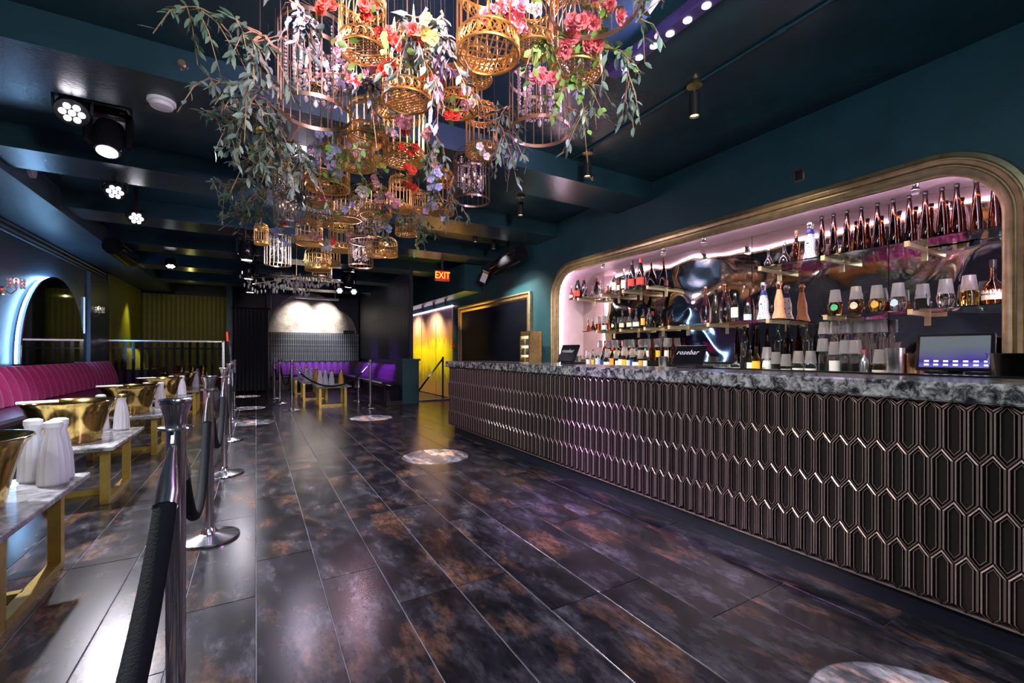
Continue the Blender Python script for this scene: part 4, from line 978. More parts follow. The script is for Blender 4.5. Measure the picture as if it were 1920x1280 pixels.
# riser at the back of the back bar
tag(MB().box2((4.66, NY0+.02, NZ0), (NX-.006, NY1-.02, NZ0+.13)).build('bottle_riser', M['blackgloss']), 'black stepped riser at the back of the back bar worktop', 'riser')
kinds = ['std','slim','std','squat','slim','std','std','std']
left = []
for i, u in enumerate((1103,1112,1121,1130,1139,1148,1157,1164,1171,1179,1187,1194,1202,1210)):
    kd, bd, cp, lb_, ds = [('std','b_clear','cap_black','lb_white','clear bottle with white label'), ('slim','b_clear','cap_silver','lb_yellow','slim clear bottle with yellow label'), ('std','b_clear','cap_red','lb_blue','clear bottle with pale blue label'), ('std','b_blue','cap_silver','lb_dblue','bright blue bottle'), ('squat','b_clear','cap_silver','lb_white','squat clear bottle with white label'), ('std','b_cognac','cap_red','lb_orange','amber bottle with orange label'), ('slim','b_clear','cap_green','lb_white','slim clear bottle with green spout')][i % 7]
    left.append((u, kd, .27 + .02*(i % 3), ds, bd, cp, lb_, i % 2 == 0))
row(left, 4.46, NZ0, 'on the far back bar')
row([(u, 'slim', .30, 'tall bottle with pour spout', ['b_clear','b_cognac','b_amber'][i % 3], ['cap_green','cap_black','cap_red'][i % 3], ['lb_white', None, 'lb_yellow'][i % 3], i % 3 != 1) for i, u in enumerate((1124,1134,1144,1154,1164,1174,1184,1194,1204,1214,1224,1234,1250,1262))], 4.74, NZ0+.13, 'on the far riser')
row([(1380,'squat',.22,'clear bottle with white label','b_clear','cap_black','lb_white',Fz), (1394,'slim',.34,'tall dark bottle','b_dark','cap_black',None,Fz), (1407,'std',.27,'clear gin-style bottle','b_clear','cap_silver','lb_white',Fz), (1418,'std',.30,'amber bottle with yellow label','b_yellow','cap_black','lb_yellow',Fz),
     (1438,'squat',.29,'white bottle with palm label','b_white','cap_silver','lb_white',T,{'text':('MALIBU',.026,'ink',.07),'wide':.72}), (1455,'std',.24,'black bottle','b_dark','cap_black',None,T), (1474,'squat',.22,'dark green bottle with white label','b_green','cap_black','lb_white',T),
     (1497,'squat',.25,'clear bottle with broad white label','b_clear','cork','lb_white',T), (1520,'squat',.25,'clear bottle with broad white label','b_clear','cork','lb_white',T), (1543,'slim',.36,'tall clear bottle with golden base','b_clear','cap_silver',None,T),
     (1565,'std',.33,'clear bottle with white label','b_clear','cap_gold','lb_white',T), (1585,'slim',.34,'tall clear bottle','b_clear','cap_silver',None,T), (1604,'slim',.34,'tall clear bottle with gold neck','b_clear','cap_gold',None,T),
     (1620,'std',.26,'steel shaker bottle with red cap','steel','cap_red',None,Fz), (1650,'squat',.26,'golden bottle with cream label','b_yellow','cap_silver','lb_cream',T)], 4.42, NZ0, 'on the right back bar')
row([(u, 'slim' if i % 2 else 'tall', .40, ['tall clear bottle with cup','tall dark amber bottle'][1 if i < 6 else 0], ['b_amber','b_dark'][i % 2] if i < 6 else 'b_clear', 'cap_black', None, i >= 6) for i, u in enumerate((1382,1396,1420,1459,1478,1513,1545,1566,1588,1610,1632,1652))], 4.75, NZ0+.13, 'on the right riser')
def ware(name, lab, cat, u, X, z, prof, mtl, group=None):
    p = atX(u, 600, X); o = MB().lathe(prof, 20, cap1=False).build(name, mtl, None, True, loc=(X, p.y, z)); tag(o, lab, cat, group)
SH = [(.042,0),(.046,.005),(.052,.16),(.049,.16),(.042,.01),(.001,.008)]
ware('shaker_tin', 'steel shaker tin beside the far bottle cluster', 'shaker', 1243, 4.36, NZ0, [(r, z*1.2) for r, z in SH], M['steel'], 'shaker tins')
ware('shaker_tin', 'steel shaker tin next to the first branded screen', 'shaker', 1084, 4.36, NZ0, [(r, z*1.2) for r, z in SH], M['steel'], 'shaker tins')
ware('shaker_tin', 'large steel shaker tin left of the lit till screen', 'shaker', 1678, 4.40, NZ0, [(r*1.2, z*1.7) for r, z in SH], M['steel'], 'shaker tins')
ware('copper_cup', 'copper cup left of the lit till screen', 'cup', 1716, 4.46, NZ0, [(r*1.25, z*1.4) for r, z in SH], M['copper'])
for i, u in enumerate((1320, 1335, 1350, 1364)): ware('fluted_tumbler', 'silvery fluted tumbler, %s in the row behind the branded screen' % ORD[i], 'tumbler', u, 4.36, NZ0, [(r*.8, z*.7) for r, z in SH], M['steel'], 'fluted tumblers')
ware('steel_bucket', 'dark steel wine bucket at the right edge of the back bar', 'bucket', 1905, 4.2, NZ0, [(.09,0),(.10,.005),(.13,.22),(.135,.23),(.125,.22),(.09,.01),(.001,.008)], mat('dark_steel', (.25,.24,.23), .2, 1))

# till with lit screen
p = atX(1793, 660, 4.12)
t = thing('till_terminal', 'black touch-screen till with a lit violet screen on the back bar', 'till', (4.30, p.y + .05, NZ0))
MB().bbox2((-.14,-.12,0), (.10,.12,.03), .008).build('stand', M['black'], t); MB().box((.02,0,.10), (.05,.08,.16), (0,.2,0)).build('neck', M['black'], t)
scr = MB().bbox2((-.018,-.20,-.135), (.018,.20,.135), .006).build('screen_case', M['blackgloss'], t); scr.location = (-.03, 0, .235); scr.rotation_euler = (0, .22, .10)
MB().box2((-.0200,-.178,-.112), (-.0185,.178,.115)).build('display', M['lit'], scr)
ic = MB()
for r in range(2):
    for c in range(7): ic.box2((-.0215, .150-c*.05, -.100+r*.026), (-.0202, .150-c*.05-.026, -.100+r*.026+.013))
ic.build('screen_icons', M['icon'], scr, stuff=True)
text_obj('pos', .022, 'maker_mark', M['inkw'], scr, (-.0188, 0, -.125), FACE, .0003) if False else None
def brand_screen(u, X, w, h, lab, lean):
    p = atX(u, 690, X); t = thing('till_terminal', lab, 'till', (X, p.y, BT))
    MB().bbox2((-.02,-w*.35,0), (.20,w*.35,.025), .006).build('stand', M['black'], t)
    s = MB().bbox2((-.012,-w/2,0), (.012,w/2,h), .005).build('screen_back', M['blackgloss'], t); s.location = (-.01, 0, .022); s.rotation_euler = (0, lean, .12)
    MB().box((.075,0,.07), (.03,.05,.12), (0,.5,0)).build('neck', M['black'], t)
    text_obj('rosebar', w*.23, 'lettering', M['inkw'], s, (-.0132, w*.05, h*.62), FACE, .0004, shear=.3)
brand_screen(1062, 2.86, .25, .20, 'black till screen with white lettering at the far end of the bar top', .45)
brand_screen(1288, 2.84, .25, .17, 'black till screen with white lettering, nearer one on the bar top', .5)

# ------------------------------------------------------------------ hanging birdcages
def scroll_band(mb, R, z0, z1, n, r, k=7):
    """open scroll work between two rims: alternating circles and waves"""
    h = z1 - z0; zc = (z0+z1)/2
    for i in range(n):
        a0 = 2*PI*i/n; pts = []
        for j in range(k):
            b = 2*PI*j/k; a = a0 + (h*.46*math.cos(b))/R; pts.append((R*math.cos(a), R*math.sin(a), zc + h*.44*math.sin(b)))
        mb.tube(pts, r, 3, closed=True)
    for s in (-1, 1):
        pts = []
        for j in range(n*4):
            a = 2*PI*j/(n*4); pts.append((R*math.cos(a), R*math.sin(a), zc + s*h*.30*math.sin(a*n)))
        mb.tube(pts, r*.8, 3, closed=True)
def cage_proto(kind):
    t = thing('birdcage', 'x', 'birdcage'); R = 1.0                # unit radius, scaled later
    cg = M['cage']; H = {'fil': 2.3, 'low': 1.3, 'dome': 2.6}[kind]
    MB().ring((0,0,0), R, .05, 28, 6).build('bottom_rim', cg, t, True)
    b = MB(); scroll_band(b, R, .04, .48, 20, .026); b.build('filigree_band', cg, t, stuff=True)
    MB().ring((0,0,.50), R, .036, 28, 5).build('band_rim', cg, t, True)
    g = MB()
    for i in range(-5, 6):
        x = i*.17; y = math.sqrt(max(0, 1-x*x)); g.tube([(x,-y,.02),(x,y,.02)], .026, 4)
    for i in range(-2, 3) if kind != 'low' else (0,):
        y = i*.32; x = math.sqrt(max(0, 1-y*y)); g.tube([(-x,y,.05),(x,y,.05)], .026, 4)
    g.build('floor_bars', cg, t, stuff=True)
    v = MB(); nb = 18
    for i in range(nb):
        a = 2*PI*i/nb; v.tube([(math.cos(a), math.sin(a), .5), (math.cos(a), math.sin(a), H)], .027, 4)
    v.build('wall_bars', cg, t, stuff=True)
    MB().ring((0,0,H), R, .045, 28, 5).build('top_rim', cg, t, True)
    if kind != 'low': u = MB(); scroll_band(u, R, H-.42, H, 20, .026); u.build('upper_filigree', cg, t, stuff=True)
    d = MB(); hd = .8
    for i in range(nb):
        a = 2*PI*i/nb; d.tube([(math.cos(a)*math.cos(q), math.sin(a)*math.cos(q), H + hd*math.sin(q)) for q in (0, .35, .7, 1.1, PI/2-.12)], .024, 3)
    d.build('dome_bars', cg, t, stuff=True)
    MB().lathe([(.12,H+hd-.04),(.16,H+hd),(.07,H+hd+.06),(.10,H+hd+.13),(.03,H+hd+.24)], 10).build('finial', cg, t, True)
    if kind == 'dome': u = MB(); u.ring((0,0,H+.5), .78, .03, 24, 4); scroll_band(u, .88, H+.2, H+.5, 16, .026); u.build('dome_filigree', cg, t, stuff=True)
    return t, H + hd + .24
def crystal_proto(rings):
    t = thing('crystal_cage', 'x', 'birdcage'); H = 2.6; cb = M['ringbrass']
    MB().band((0,0,0), .985, 0, .12, .02, 36).build('bottom_band', cb, t, True)
    MB().band((0,0,0), .985, 1.80, 1.92, .02, 36).build('middle_band', cb, t, True)
    MB().band((0,0,0), .985, H-.12, H, .02, 36).build('top_band', cb, t, True)
    v = MB(); nb = 20
    for i in range(nb):
        a = 2*PI*i/nb; v.tube([(math.cos(a), math.sin(a), 0), (math.cos(a), math.sin(a), H)], .02, 4)
        v.tube([(math.cos(a)*math.cos(q), math.sin(a)*math.cos(q), H + .7*math.sin(q)) for q in (0, .5, 1.0, PI/2-.1)], .012, 3)
    v.build('cage_bars', cb, t, stuff=True)
    MB().lathe([(.03,.55),(.10,.62),(.05,.75),(.09,1.0),(.05,1.2),(.04,2.4),(.10,3.3)], 10).build('stem', M['gold'], t, True)
    ar = MB(); cr = MB(); rd = random.Random(5)
    for i in range(6):
        a = 2*PI*i/6; c, s = math.cos(a), math.sin(a)
        ar.tube([(.05*c,.05*s,.95), (.28*c,.28*s,.80), (.50*c,.50*s,.90), (.55*c,.55*s,1.08)], .022, 4)
        cr_ = [(.55*c,.55*s,.92)]
        MB().cyl((.55*c,.55*s,1.08), (.55*c,.55*s,1.30), .04, .04, 8).build('candle_sleeve', M['wick'], t)
        MB().ball((.55*c,.55*s,1.40), .05, 8, 6, 1.9).build('bulb', M['bulb'], t, True)
        for k in range(9):                                                  # swag from the top to the arm
            q = k/8; rr = .12+.46*q; z = 2.2-.95*q-.35*math.sin(PI*q)*.6; cr.ball((rr*c, rr*s, z), .06, 5, 4)
        a2 = a + PI/6; c2, s2 = math.cos(a2), math.sin(a2)
        for k in range(7): q = k/6; cr.ball((.55*math.cos(a+q*PI/3), .55*math.sin(a+q*PI/3), .98-.28*math.sin(PI*q)), .055, 5, 4)
        for k in range(14): cr.ball((.66*c2, .66*s2, 2.4-k*.125), .052, 5, 4); cr.ball((.80*c, .80*s, 2.4-k*.11), .045, 5, 3)
    ar.build('chandelier_arms', M['gold'], t, True)
    cr.build('crystal_strands', M['crystal'], t, stuff=True)
    for i in range(7):
        a = 2*PI*i/6; rr = .50 if i < 6 else 0; z = .78 if i < 6 else .45
        x, y = rr*math.cos(a), rr*math.sin(a)
        MB().lathe([(.004,.02),(.055,-.06),(.075,-.12),(.05,-.19),(.004,-.24)], 6, (x, y, z)).tube([(x,y,z+.02),(x,y,z+.12)], .006, 3).build('crystal_drop', M['crystal'], t)
    return t, 3.3
PR = {k: cage_proto(k) for k in ('fil', 'low', 'dome')}; PR['cry'] = crystal_proto(3)
for k in PR: index_kids(PR[k][0])
used = set()
def ceil_at(y):
    for b in (3.85, 5.87, 7.9, 9.95): 
        if b <= y <= b + .62: return ZB
    return ZC
CAGES = []
def cage(u, v, rpx, z, kind, lab, hs=1.0):
    d = (z - EYE) * F / (VH - v); r = rpx * d / F; p = atD(u, v, d)
    root, H = PR[kind]
    ct = ceil_at(p.y) - .002
    hh = min(r*hs, (ct - p.z - .03) / H)
    if kind in used: t = copy_tree(root)
    else: t = root; used.add(kind)
    t.location = p; t.scale = (r, r, hh); t.rotation_euler = (0, 0, random.uniform(0, 6)); t['label'] = lab; t['group'] = 'hanging cages'
    top = p.z + H*hh
    c = MB().tube([(0,0,H-.05), (0,0,(ct - p.z)/hh)], .006/r, 5).build('hanging_wire', M['ringbrass'], t)
    CAGES.append((p, r, top))
random.seed(21)
CG = [
 (592,215,63,2.48,'cry','large crystal-filled brass cage hanging at the left of the flowers'),
 (680,97,42,2.62,'fil','pink-lit gold filigree cage at the upper left of the cluster, red blooms over it'),
 (763,190,44,2.45,'fil','pink-lit gold cage with slatted floor left of the centre'),
 (915,103,58,2.55,'fil','largest pink-lit filigree cage with grid floor at the top centre'),
 (1002,92,35,2.66,'fil','gold cage with slatted floor just right of the largest pink-lit cage'),
 (1078,137,48,2.58,'fil','gold filigree cage with green leaves at the upper right'),
 (1115,15,85,2.62,'cry','wide dark-banded crystal cage cut by the top edge of the picture'),
 (1012,250,57,2.50,'cry','crystal-filled brass cage hanging lowest at the right side'),
 (858,205,38,2.56,'low','shallow gold cage with red and pink blooms below the centre'),
 (890,150,32,2.70,'low','gold cage tucked behind the largest pink-lit cage'),
 (722,205,31,2.60,'low','gold cage tucked left of the slatted pink-lit cage'),
 (690,262,37,2.53,'low','gold filigree cage with an orange bloom inside, left of the middle'),
 (668,312,33,2.50,'low','shallow gold cage with slatted floor, lower left of the middle'),
 (757,303,37,2.52,'dome','tall gold cage with red blooms spilling from its base'),
 (903,290,29,2.62,'dome','domed gold cage hanging left of the low crystal cage'),
 (885,378,33,2.55,'cry','crystal-filled cage hanging below the domed gold cage'),
 (826,400,25,2.52,'dome','gold lantern cage with pale blue blooms at the lower right'),
 (527,325,23,2.55,'low','small gold cage among the left leaves'),
 (615,352,38,2.42,'low','gold filigree cage under the blue blooms on the left'),
 (598,385,23,2.52,'low','small slatted gold cage under the left pink blooms'),
 (705,404,28,2.48,'low','gold cage under the large white blooms'),
 (652,412,24,2.52,'low','flat gold cage left below the large white blooms'),
 (600,420,23,2.55,'low','small gold cage low on the left of the cluster'),
 (750,395,20,2.56,'dome','slim gold lantern cage with a tall finial, right of the white blooms'),
 (762,440,20,2.55,'low','small gold cage with pale leaves at the lower right end'),
 (785,398,13,2.70,'dome','tiny bell-shaped cage left of the lantern cage'),
 (490,458,12,2.62,'dome','small gold domed cage beside the far moving heads'),
 (580,458,23,2.50,'low','oval gold cage in the crystal thicket'),
 (521,497,22,2.48,'cry','crystal cage at the lower left end of the cluster'),
 (692,455,36,2.50,'cry','crystal cage at the lower right end of the cluster'),
 (620,497,17,2.64,'fil','pink-lit cage at the bottom of the cluster'),
 (596,507,22,2.45,'low','gold cage at the very bottom of the cluster'),
 (677,500,22,2.45,'cry','violet-lit crystal cage at the bottom of the cluster'),
 (728,480,17,2.55,'low','red-lit shallow cage at the bottom right of the cluster'),
 (540,372,26,2.58,'cry','crystal cage half hidden behind the left leaves'),
 (540,420,24,2.55,'cry','crystal cage below the left leaves'),
 (640,470,22,2.72,'fil','pink-lit cage in the middle of the crystal thicket'),
 (705,480,18,2.38,'low','gold cage below the lower right crystal cage'),
 (604,520,17,2.44,'cry','small crystal cage at the farthest end of the cluster'),
]
for c in CG: cage(*c, hs={'cry': .95}.get(c[4], 1.0))
# crystal fringe chandelier at the far end
p = atD(556, 528, 8.6)
t = thing('crystal_chandelier', 'wide branching crystal fringe chandelier at the far end of the flowers', 'chandelier', p)
rd = random.Random(8); ar = MB(); cr = MB()
for i in range(12):
    a = 2*PI*i/12; L = rd.uniform(.5, 1.0)
    dz = rd.uniform(-.32,.12); pts = [(0,0,.1), (L*.4*math.cos(a), L*.4*math.sin(a), .12+dz*.5), (L*math.cos(a), L*math.sin(a), .05+dz*.6)]
    ar.tube(pts, .007, 4)
    for k in range(16):
        q = .15+.85*k/15; x, y = L*q*math.cos(a), L*q*math.sin(a); z = .12 + dz*min(1,q+.3)*.6 - rd.uniform(.02,.22)
        cr.lathe([(.003,.03),(.016,0),(.011,-.03),(.003,-.05)], 4, (x + rd.uniform(-.03,.03), y + rd.uniform(-.03,.03), z))
ar.build('branches', M['brass'], t); cr.build('crystal_drops', M['crystal'], t, stuff=True)
MB().tube([(0,0,.1), (0,0,ceil_at(p.y)-p.z)], .008, 5).build('hanging_rod', M['brass'], t)
lamp('crystal_light', 'POINT', (.55, 6.6, 2.75), 40, (.85, .75, 1), None, .05)
lamp('crystal_light', 'POINT', (1.2, 6.2, 2.35), 25, (1, .6, .8), None, .05)

# ------------------------------------------------------------------ leaves and twigs
def leaf_mesh(name, mtl, asp=.34):
    mb = MB(); P = [(0,0,0), (.3,asp*.42,.03), (.65,asp*.40,.02), (1,0,-.06), (.65,-asp*.40,.02), (.3,-asp*.42,.03), (.33,0,-.02), (.66,0,-.03)]
    mb.add(P, [(0,6,1),(1,6,7,2),(2,7,3),(0,5,6),(5,4,7,6),(4,3,7)]); me = mb.mesh(name, True); me.materials.append(mtl); return me
LEAF = {k: leaf_mesh('leaf', M[m], a) for k, m, a in (('e','leaf',.42), ('o','leaf2',.34), ('g','leafg',.75), ('v','leafv',.40))}
def basis(dirv, roll):
    x = dirv.normalized(); up = Vector((0,0,1)) if abs(x.z) < .95 else Vector((1,0,0))
    y = up.cross(x).normalized(); z = x.cross(y); q = Matrix((x, y, z)).transposed()
    return q @ Matrix.Rotation(roll, 3, 'X')
NB = [0]
def branch(pts, lab, kind='e', n=24, size=.065, rad=.008, indiv=True, droop=.35, sides=2, spread=1.0, wire=True):
    """twig along 3D points with leaves to both sides and hanging side shoots"""
    rd = random.Random(100 + NB[0]); NB[0] += 1
    base = Vector(pts[0]); P = [Vector(p) - base for p in pts]
    Q = []                                           # resample with kinks
    for a, b in zip(P, P[1:]):
        for k in range(4): Q.append(a.lerp(b, k/4) + Vector((rd.uniform(-1,1), rd.uniform(-1,1), rd.uniform(-1,1))) * .010)
    Q.append(P[-1])
    t = thing('leafy_branch', lab, 'branch', base, group='leafy branches')
    tw = MB().tube(Q, [rad*(1-.7*i/(len(Q)-1)) for i in range(len(Q))], 5)
    if wire: MB().tube([Q[0], (Q[0].x, Q[0].y, ceil_at(base.y) - base.z)], .0015, 3).build('hanging_wire', M['black'], t)
    shoots = []
    for s in range(sides):
        a = Q[rd.randrange(len(Q)//4, len(Q))]; dv = Vector((rd.uniform(-.6,.6), rd.uniform(-.6,.6), rd.uniform(-.9,.1))).normalized() * rd.uniform(.12,.28) * spread
        sh = [a, a + dv*.5 + Vector((0,0,.02)), a + dv + Vector((0,0,-.05))]; tw.tube(sh, [rad*.5, rad*.4, rad*.2], 4); shoots.append(sh)
    tw.build('twig', M['bark'], t, True)
    jm = MB()
    for i in range(n):
        if shoots and i % 5 != 0:
            sh = shoots[i % len(shoots)]; q = rd.random(); pos = sh[0].lerp(sh[1], q*2) if q < .5 else sh[1].lerp(sh[2], q*2-1); ax = (sh[2]-sh[0]).normalized()
        else:
            j = rd.randrange(len(Q)//3, len(Q)-1); pos = Q[j].lerp(Q[j+1], rd.random()); ax = (Q[j+1]-Q[j]).normalized()
        side = ax.cross(Vector((rd.uniform(-1,1), rd.uniform(-1,1), rd.uniform(-1,1)))).normalized()
        dv = ax*.7 + side*rd.uniform(.5,1) + Vector((0,0,-droop*rd.random()*1.6)); R = basis(dv, rd.uniform(-1,1)); s = size*rd.uniform(.7,1.25)
        if indiv:
            o = put('leaf', LEAF[kind], None, t); o.matrix_local = Matrix.Translation(pos) @ R.to_4x4() @ Matrix.Scale(s, 4)
        else:
            me = LEAF[kind]; jm.add([pos + R @ (v.co*s) for v in me.vertices], [tuple(p.vertices) for p in me.polygons])
    if not indiv: jm.build('foliage', {'e':M['leaf'],'o':M['leaf2'],'g':M['leafg'],'v':M['leafv']}[kind], t, True, stuff=True)
def px(seq, z): 
    out = []
    for i, (u, v) in enumerate(seq): out.append(atD(u, v, (z - EYE) * F / (VH - seq[0][1])) if False else atD(u, v, DPT(seq, z)))
    return out
def DPT(seq, z):
    m = sum(v for u, v in seq)/len(seq); return (z - EYE) * F / (VH - m)
BR = [   # pixel run (root first), height, label, kind, leaves, shoots
 ([(529,97),(487,65),(422,31),(350,12)], 2.72, 'bare-ended twig reaching to the upper left corner of the flowers', 'o', 34, 4),
 ([(487,65),(476,80),(474,110),(461,154)], 2.68, 'short grey-leaved twig dropping left of the large crystal cage', 'e', 26, 3),
 ([(529,151),(503,164),(471,172),(435,162),(393,146)], 2.62, 'forked brown twig pointing left beside the large crystal cage', 'e', 22, 3),
 ([(531,219),(508,211),(477,206),(445,222),(390,219)], 2.60, 'leafy twig pointing left at mid height', 'e', 44, 5),
 ([(513,222),(495,205),(470,190),(420,200),(375,210)], 2.66, 'grey-leaved twig tip farthest left', 'e', 40, 5),
 ([(560,235),(544,266),(503,277),(470,290)], 2.52, 'curved bare brown twig under the large crystal cage', 'e', 34, 4),
 ([(540,260),(520,250),(480,240),(430,235)], 2.58, 'dense grey-leaved branch left of the small gold cage', 'e', 50, 6),
 ([(530,290),(490,300),(466,303),(430,303)], 2.56, 'thin straight twig pointing left below the dense leaves', 'e', 34, 4),
 ([(560,270),(575,290),(580,315)], 2.50, 'drooping grey leaf spray between the large crystal cage and blue blooms', 'e', 30, 3),
 ([(520,330),(471,335),(432,345),(398,340)], 2.56, 'dark leafy branch lowest on the left', 'o', 44, 5),
 ([(500,360),(470,370),(445,380)], 2.60, 'dark leafy branch below the lowest left twig', 'o', 44, 5),
 ([(510,340),(490,390),(465,410)], 2.62, 'trailing dark foliage at the lower left edge', 'o', 40, 4),
 ([(1120,70),(1153,94),(1179,117),(1178,162)], 2.66, 'bent bare twig with round leaves at the right edge of the flowers', 'e', 26, 4),
 ([(560,0),(570,25),(575,45)], 2.74, 'pale lilac-tipped spray at the top left of the big cages', 'e', 26, 3),
 ([(1195,0),(1205,15),(1200,35)], 2.75, 'small grey leaf spray at the top right ring', 'e', 12, 2),
 ([(1105,140),(1112,165),(1110,195)], 2.62, 'hanging grey leaf spray right of the green-leaved cage', 'e', 16, 2),
 ([(1062,200),(1085,210),(1104,232)], 2.56, 'slim grey leaf spray right of the low crystal cage', 'e', 18, 2),
 ([(900,215),(935,235),(955,250)], 2.64, 'grey leaf spray above the domed gold cage', 'e', 40, 4),
 ([(925,255),(945,280),(962,300)], 2.62, 'drooping grey leaf spray between domed cage and crystal cage', 'e', 36, 4),
 ([(830,90),(818,115),(830,140)], 2.60, 'lilac leaf spray left of the largest pink-lit cage', 'v', 22, 2),
 ([(800,20),(785,40),(770,60)], 2.70, 'dark leaf spray between the top pink-lit cages', 'e', 34, 4),
 ([(830,20),(820,45),(815,70)], 2.72, 'grey leaf spray left of the largest cage bars', 'e', 34, 4),
 ([(790,80),(775,100),(770,120)], 2.62, 'dark leaf spray above the slatted pink-lit cage', 'o', 30, 3),
 ([(960,200),(940,205),(925,215)], 2.66, 'dark twiggy spray behind the low crystal cage', 'o', 26, 3),
 ([(815,245),(818,265),(812,285)], 2.60, 'small grey spray right of the tall red-bloom cage', 'e', 20, 2),
 ([(650,120),(640,135),(660,145)], 2.66, 'violet leaf spray under the upper left pink-lit cage', 'v', 16, 2),
 ([(850,330),(845,355),(850,390)], 2.60, 'grey spray left of the lower crystal cage', 'o', 34, 3),
 ([(770,390),(790,405),(785,425)], 2.58, 'leafy spray above the lowest right gold cage', 'o', 34, 3),
 ([(770,425),(785,430),(797,442)], 2.55, 'bright green spray at the lowest right gold cage', 'g', 22, 2),
 ([(1090,110),(1085,130),(1075,150)], 2.62, 'bright green leaves inside the upper right gold cage', 'g', 26, 3),
 ([(1010,60),(1000,50),(1020,75)], 2.70, 'green leaves between the pink blooms at the top', 'g', 24, 3),
 ([(1120,60),(1130,75),(1125,90)], 2.68, 'green round leaves at the upper right gold cage bars', 'g', 18, 2),
 ([(645,275),(655,285),(640,290)], 2.56, 'green leaves beside the blue blooms', 'g', 20, 2),
 ([(700,225),(715,235),(700,245)], 2.58, 'green leaves above the orange-bloom cage', 'g', 20, 2),
 ([(755,130),(700,150),(690,165)], 2.64, 'dark leaves under the upper left pink-lit cage', 'o', 26, 3),
 ([(830,380),(815,330),(800,320)], 2.62, 'grey spray behind the blue blooms at the right', 'o', 30, 3),
 ([(700,350),(720,390),(740,390)], 2.58, 'dark leaves around the white blooms', 'o', 30, 3),
 ([(560,330),(555,350),(560,370)], 2.60, 'dark leaves above the left crystal cage', 'o', 30, 3),
]
for b in BR:
    near = DPT(b[0], b[1]) < 3.4
    sz = {'g': .042, 'v': .055}.get(b[3], .062)
    branch(px(b[0], b[1]), b[2], b[3], int(b[4]*(3.6 if b[0][0][0] < 570 else 2.4)), sz, .008, near, sides=b[5]+(6 if b[0][0][0] < 570 else 3))

# ------------------------------------------------------------------ flowers
def bloom_mesh(kind):
    mb = MB(); n, lay = {'rose': (6, 3), 'daisy': (10, 1), 'five': (5, 1)}[kind]
    for l in range(lay):
        for i in range(n):
            a = 2*PI*(i + l*.5)/n; r = 1.0 - .28*l; up = .10 + .28*l + (.22 if kind == 'rose' else .08); w = PI/n*(1.15 if kind != 'daisy' else .85)
            P = [(0,0,.02*l)]
            for q, s in ((-.7,.55), (-.85,.85), (-.3,1.0), (.3,1.0), (.85,.85), (.7,.55)): P.append((r*s*math.cos(a+w*q), r*s*math.sin(a+w*q), up*s*s + .06*l))
            mb.add(P, [(0,1,2,3),(0,3,4),(0,4,5,6)])
    return mb
BLM = {}
def bloom(kind, colr):
    if (kind, colr) not in BLM:
        me = bloom_mesh(kind).mesh('blossom', False); me.materials.append(M['fl_'+colr]); BLM[(kind, colr)] = me
    return BLM[(kind, colr)]
cen_me = MB().ball((0,0,.12), .16, 6, 4).mesh('flower_centre', True); cen_me.materials.append(M['pollen'])
def flowers(u, v, z, colr, n, lab, kind='rose', s=.036, spread=.05, green=True):
    d = (z - EYE) * F / (VH - v); p = atD(u, v, d); rd = random.Random(int(u*7+v))
    t = thing('flower_spray', lab, 'flowers', p, group='artificial flower sprays')
    st = MB()
    for i in range(n):
        q = Vector((rd.uniform(-1,1), rd.uniform(-1,1), rd.uniform(-1,1))) * spread if i else Vector((0,0,0))
        dv = Vector((-SN*.7 + rd.uniform(-.6,.6), -CS*.7 + rd.uniform(-.6,.6), rd.uniform(-.9,.2)))
        o = put('blossom', bloom(kind, colr), None, t); sc = s*rd.uniform(.8,1.15)
        R = dv.to_track_quat('Z', 'Y').to_matrix().to_4x4(); o.matrix_local = Matrix.Translation(q) @ R @ Matrix.Scale(sc, 4)
        c = put('flower_centre', cen_me, None, o)
        st.tube([q, (q*.4) + Vector((0,.02,.06)), (0,.03,.14)], .0018, 3)
    wr = MB().tube([(0,.03,.14), (0,.03,max(.2, ceil_at(p.y)-p.z))], .0011, 3)
    st.build('stems', M['leafg'], t); wr.build('hanging_wire', M['black'], t)
    if green:
        for i in range(4):
            q = Vector((rd.uniform(-1,1), rd.uniform(-1,1), rd.uniform(-.6,1))) * spread*1.2
            o = put('leaf', LEAF['g'], None, t); o.matrix_local = Matrix.Translation(q) @ basis(Vector((rd.uniform(-1,1), rd.uniform(-1,1), rd.uniform(-.8,.2))), rd.uniform(-1,1)).to_4x4() @ Matrix.Scale(.05, 4)
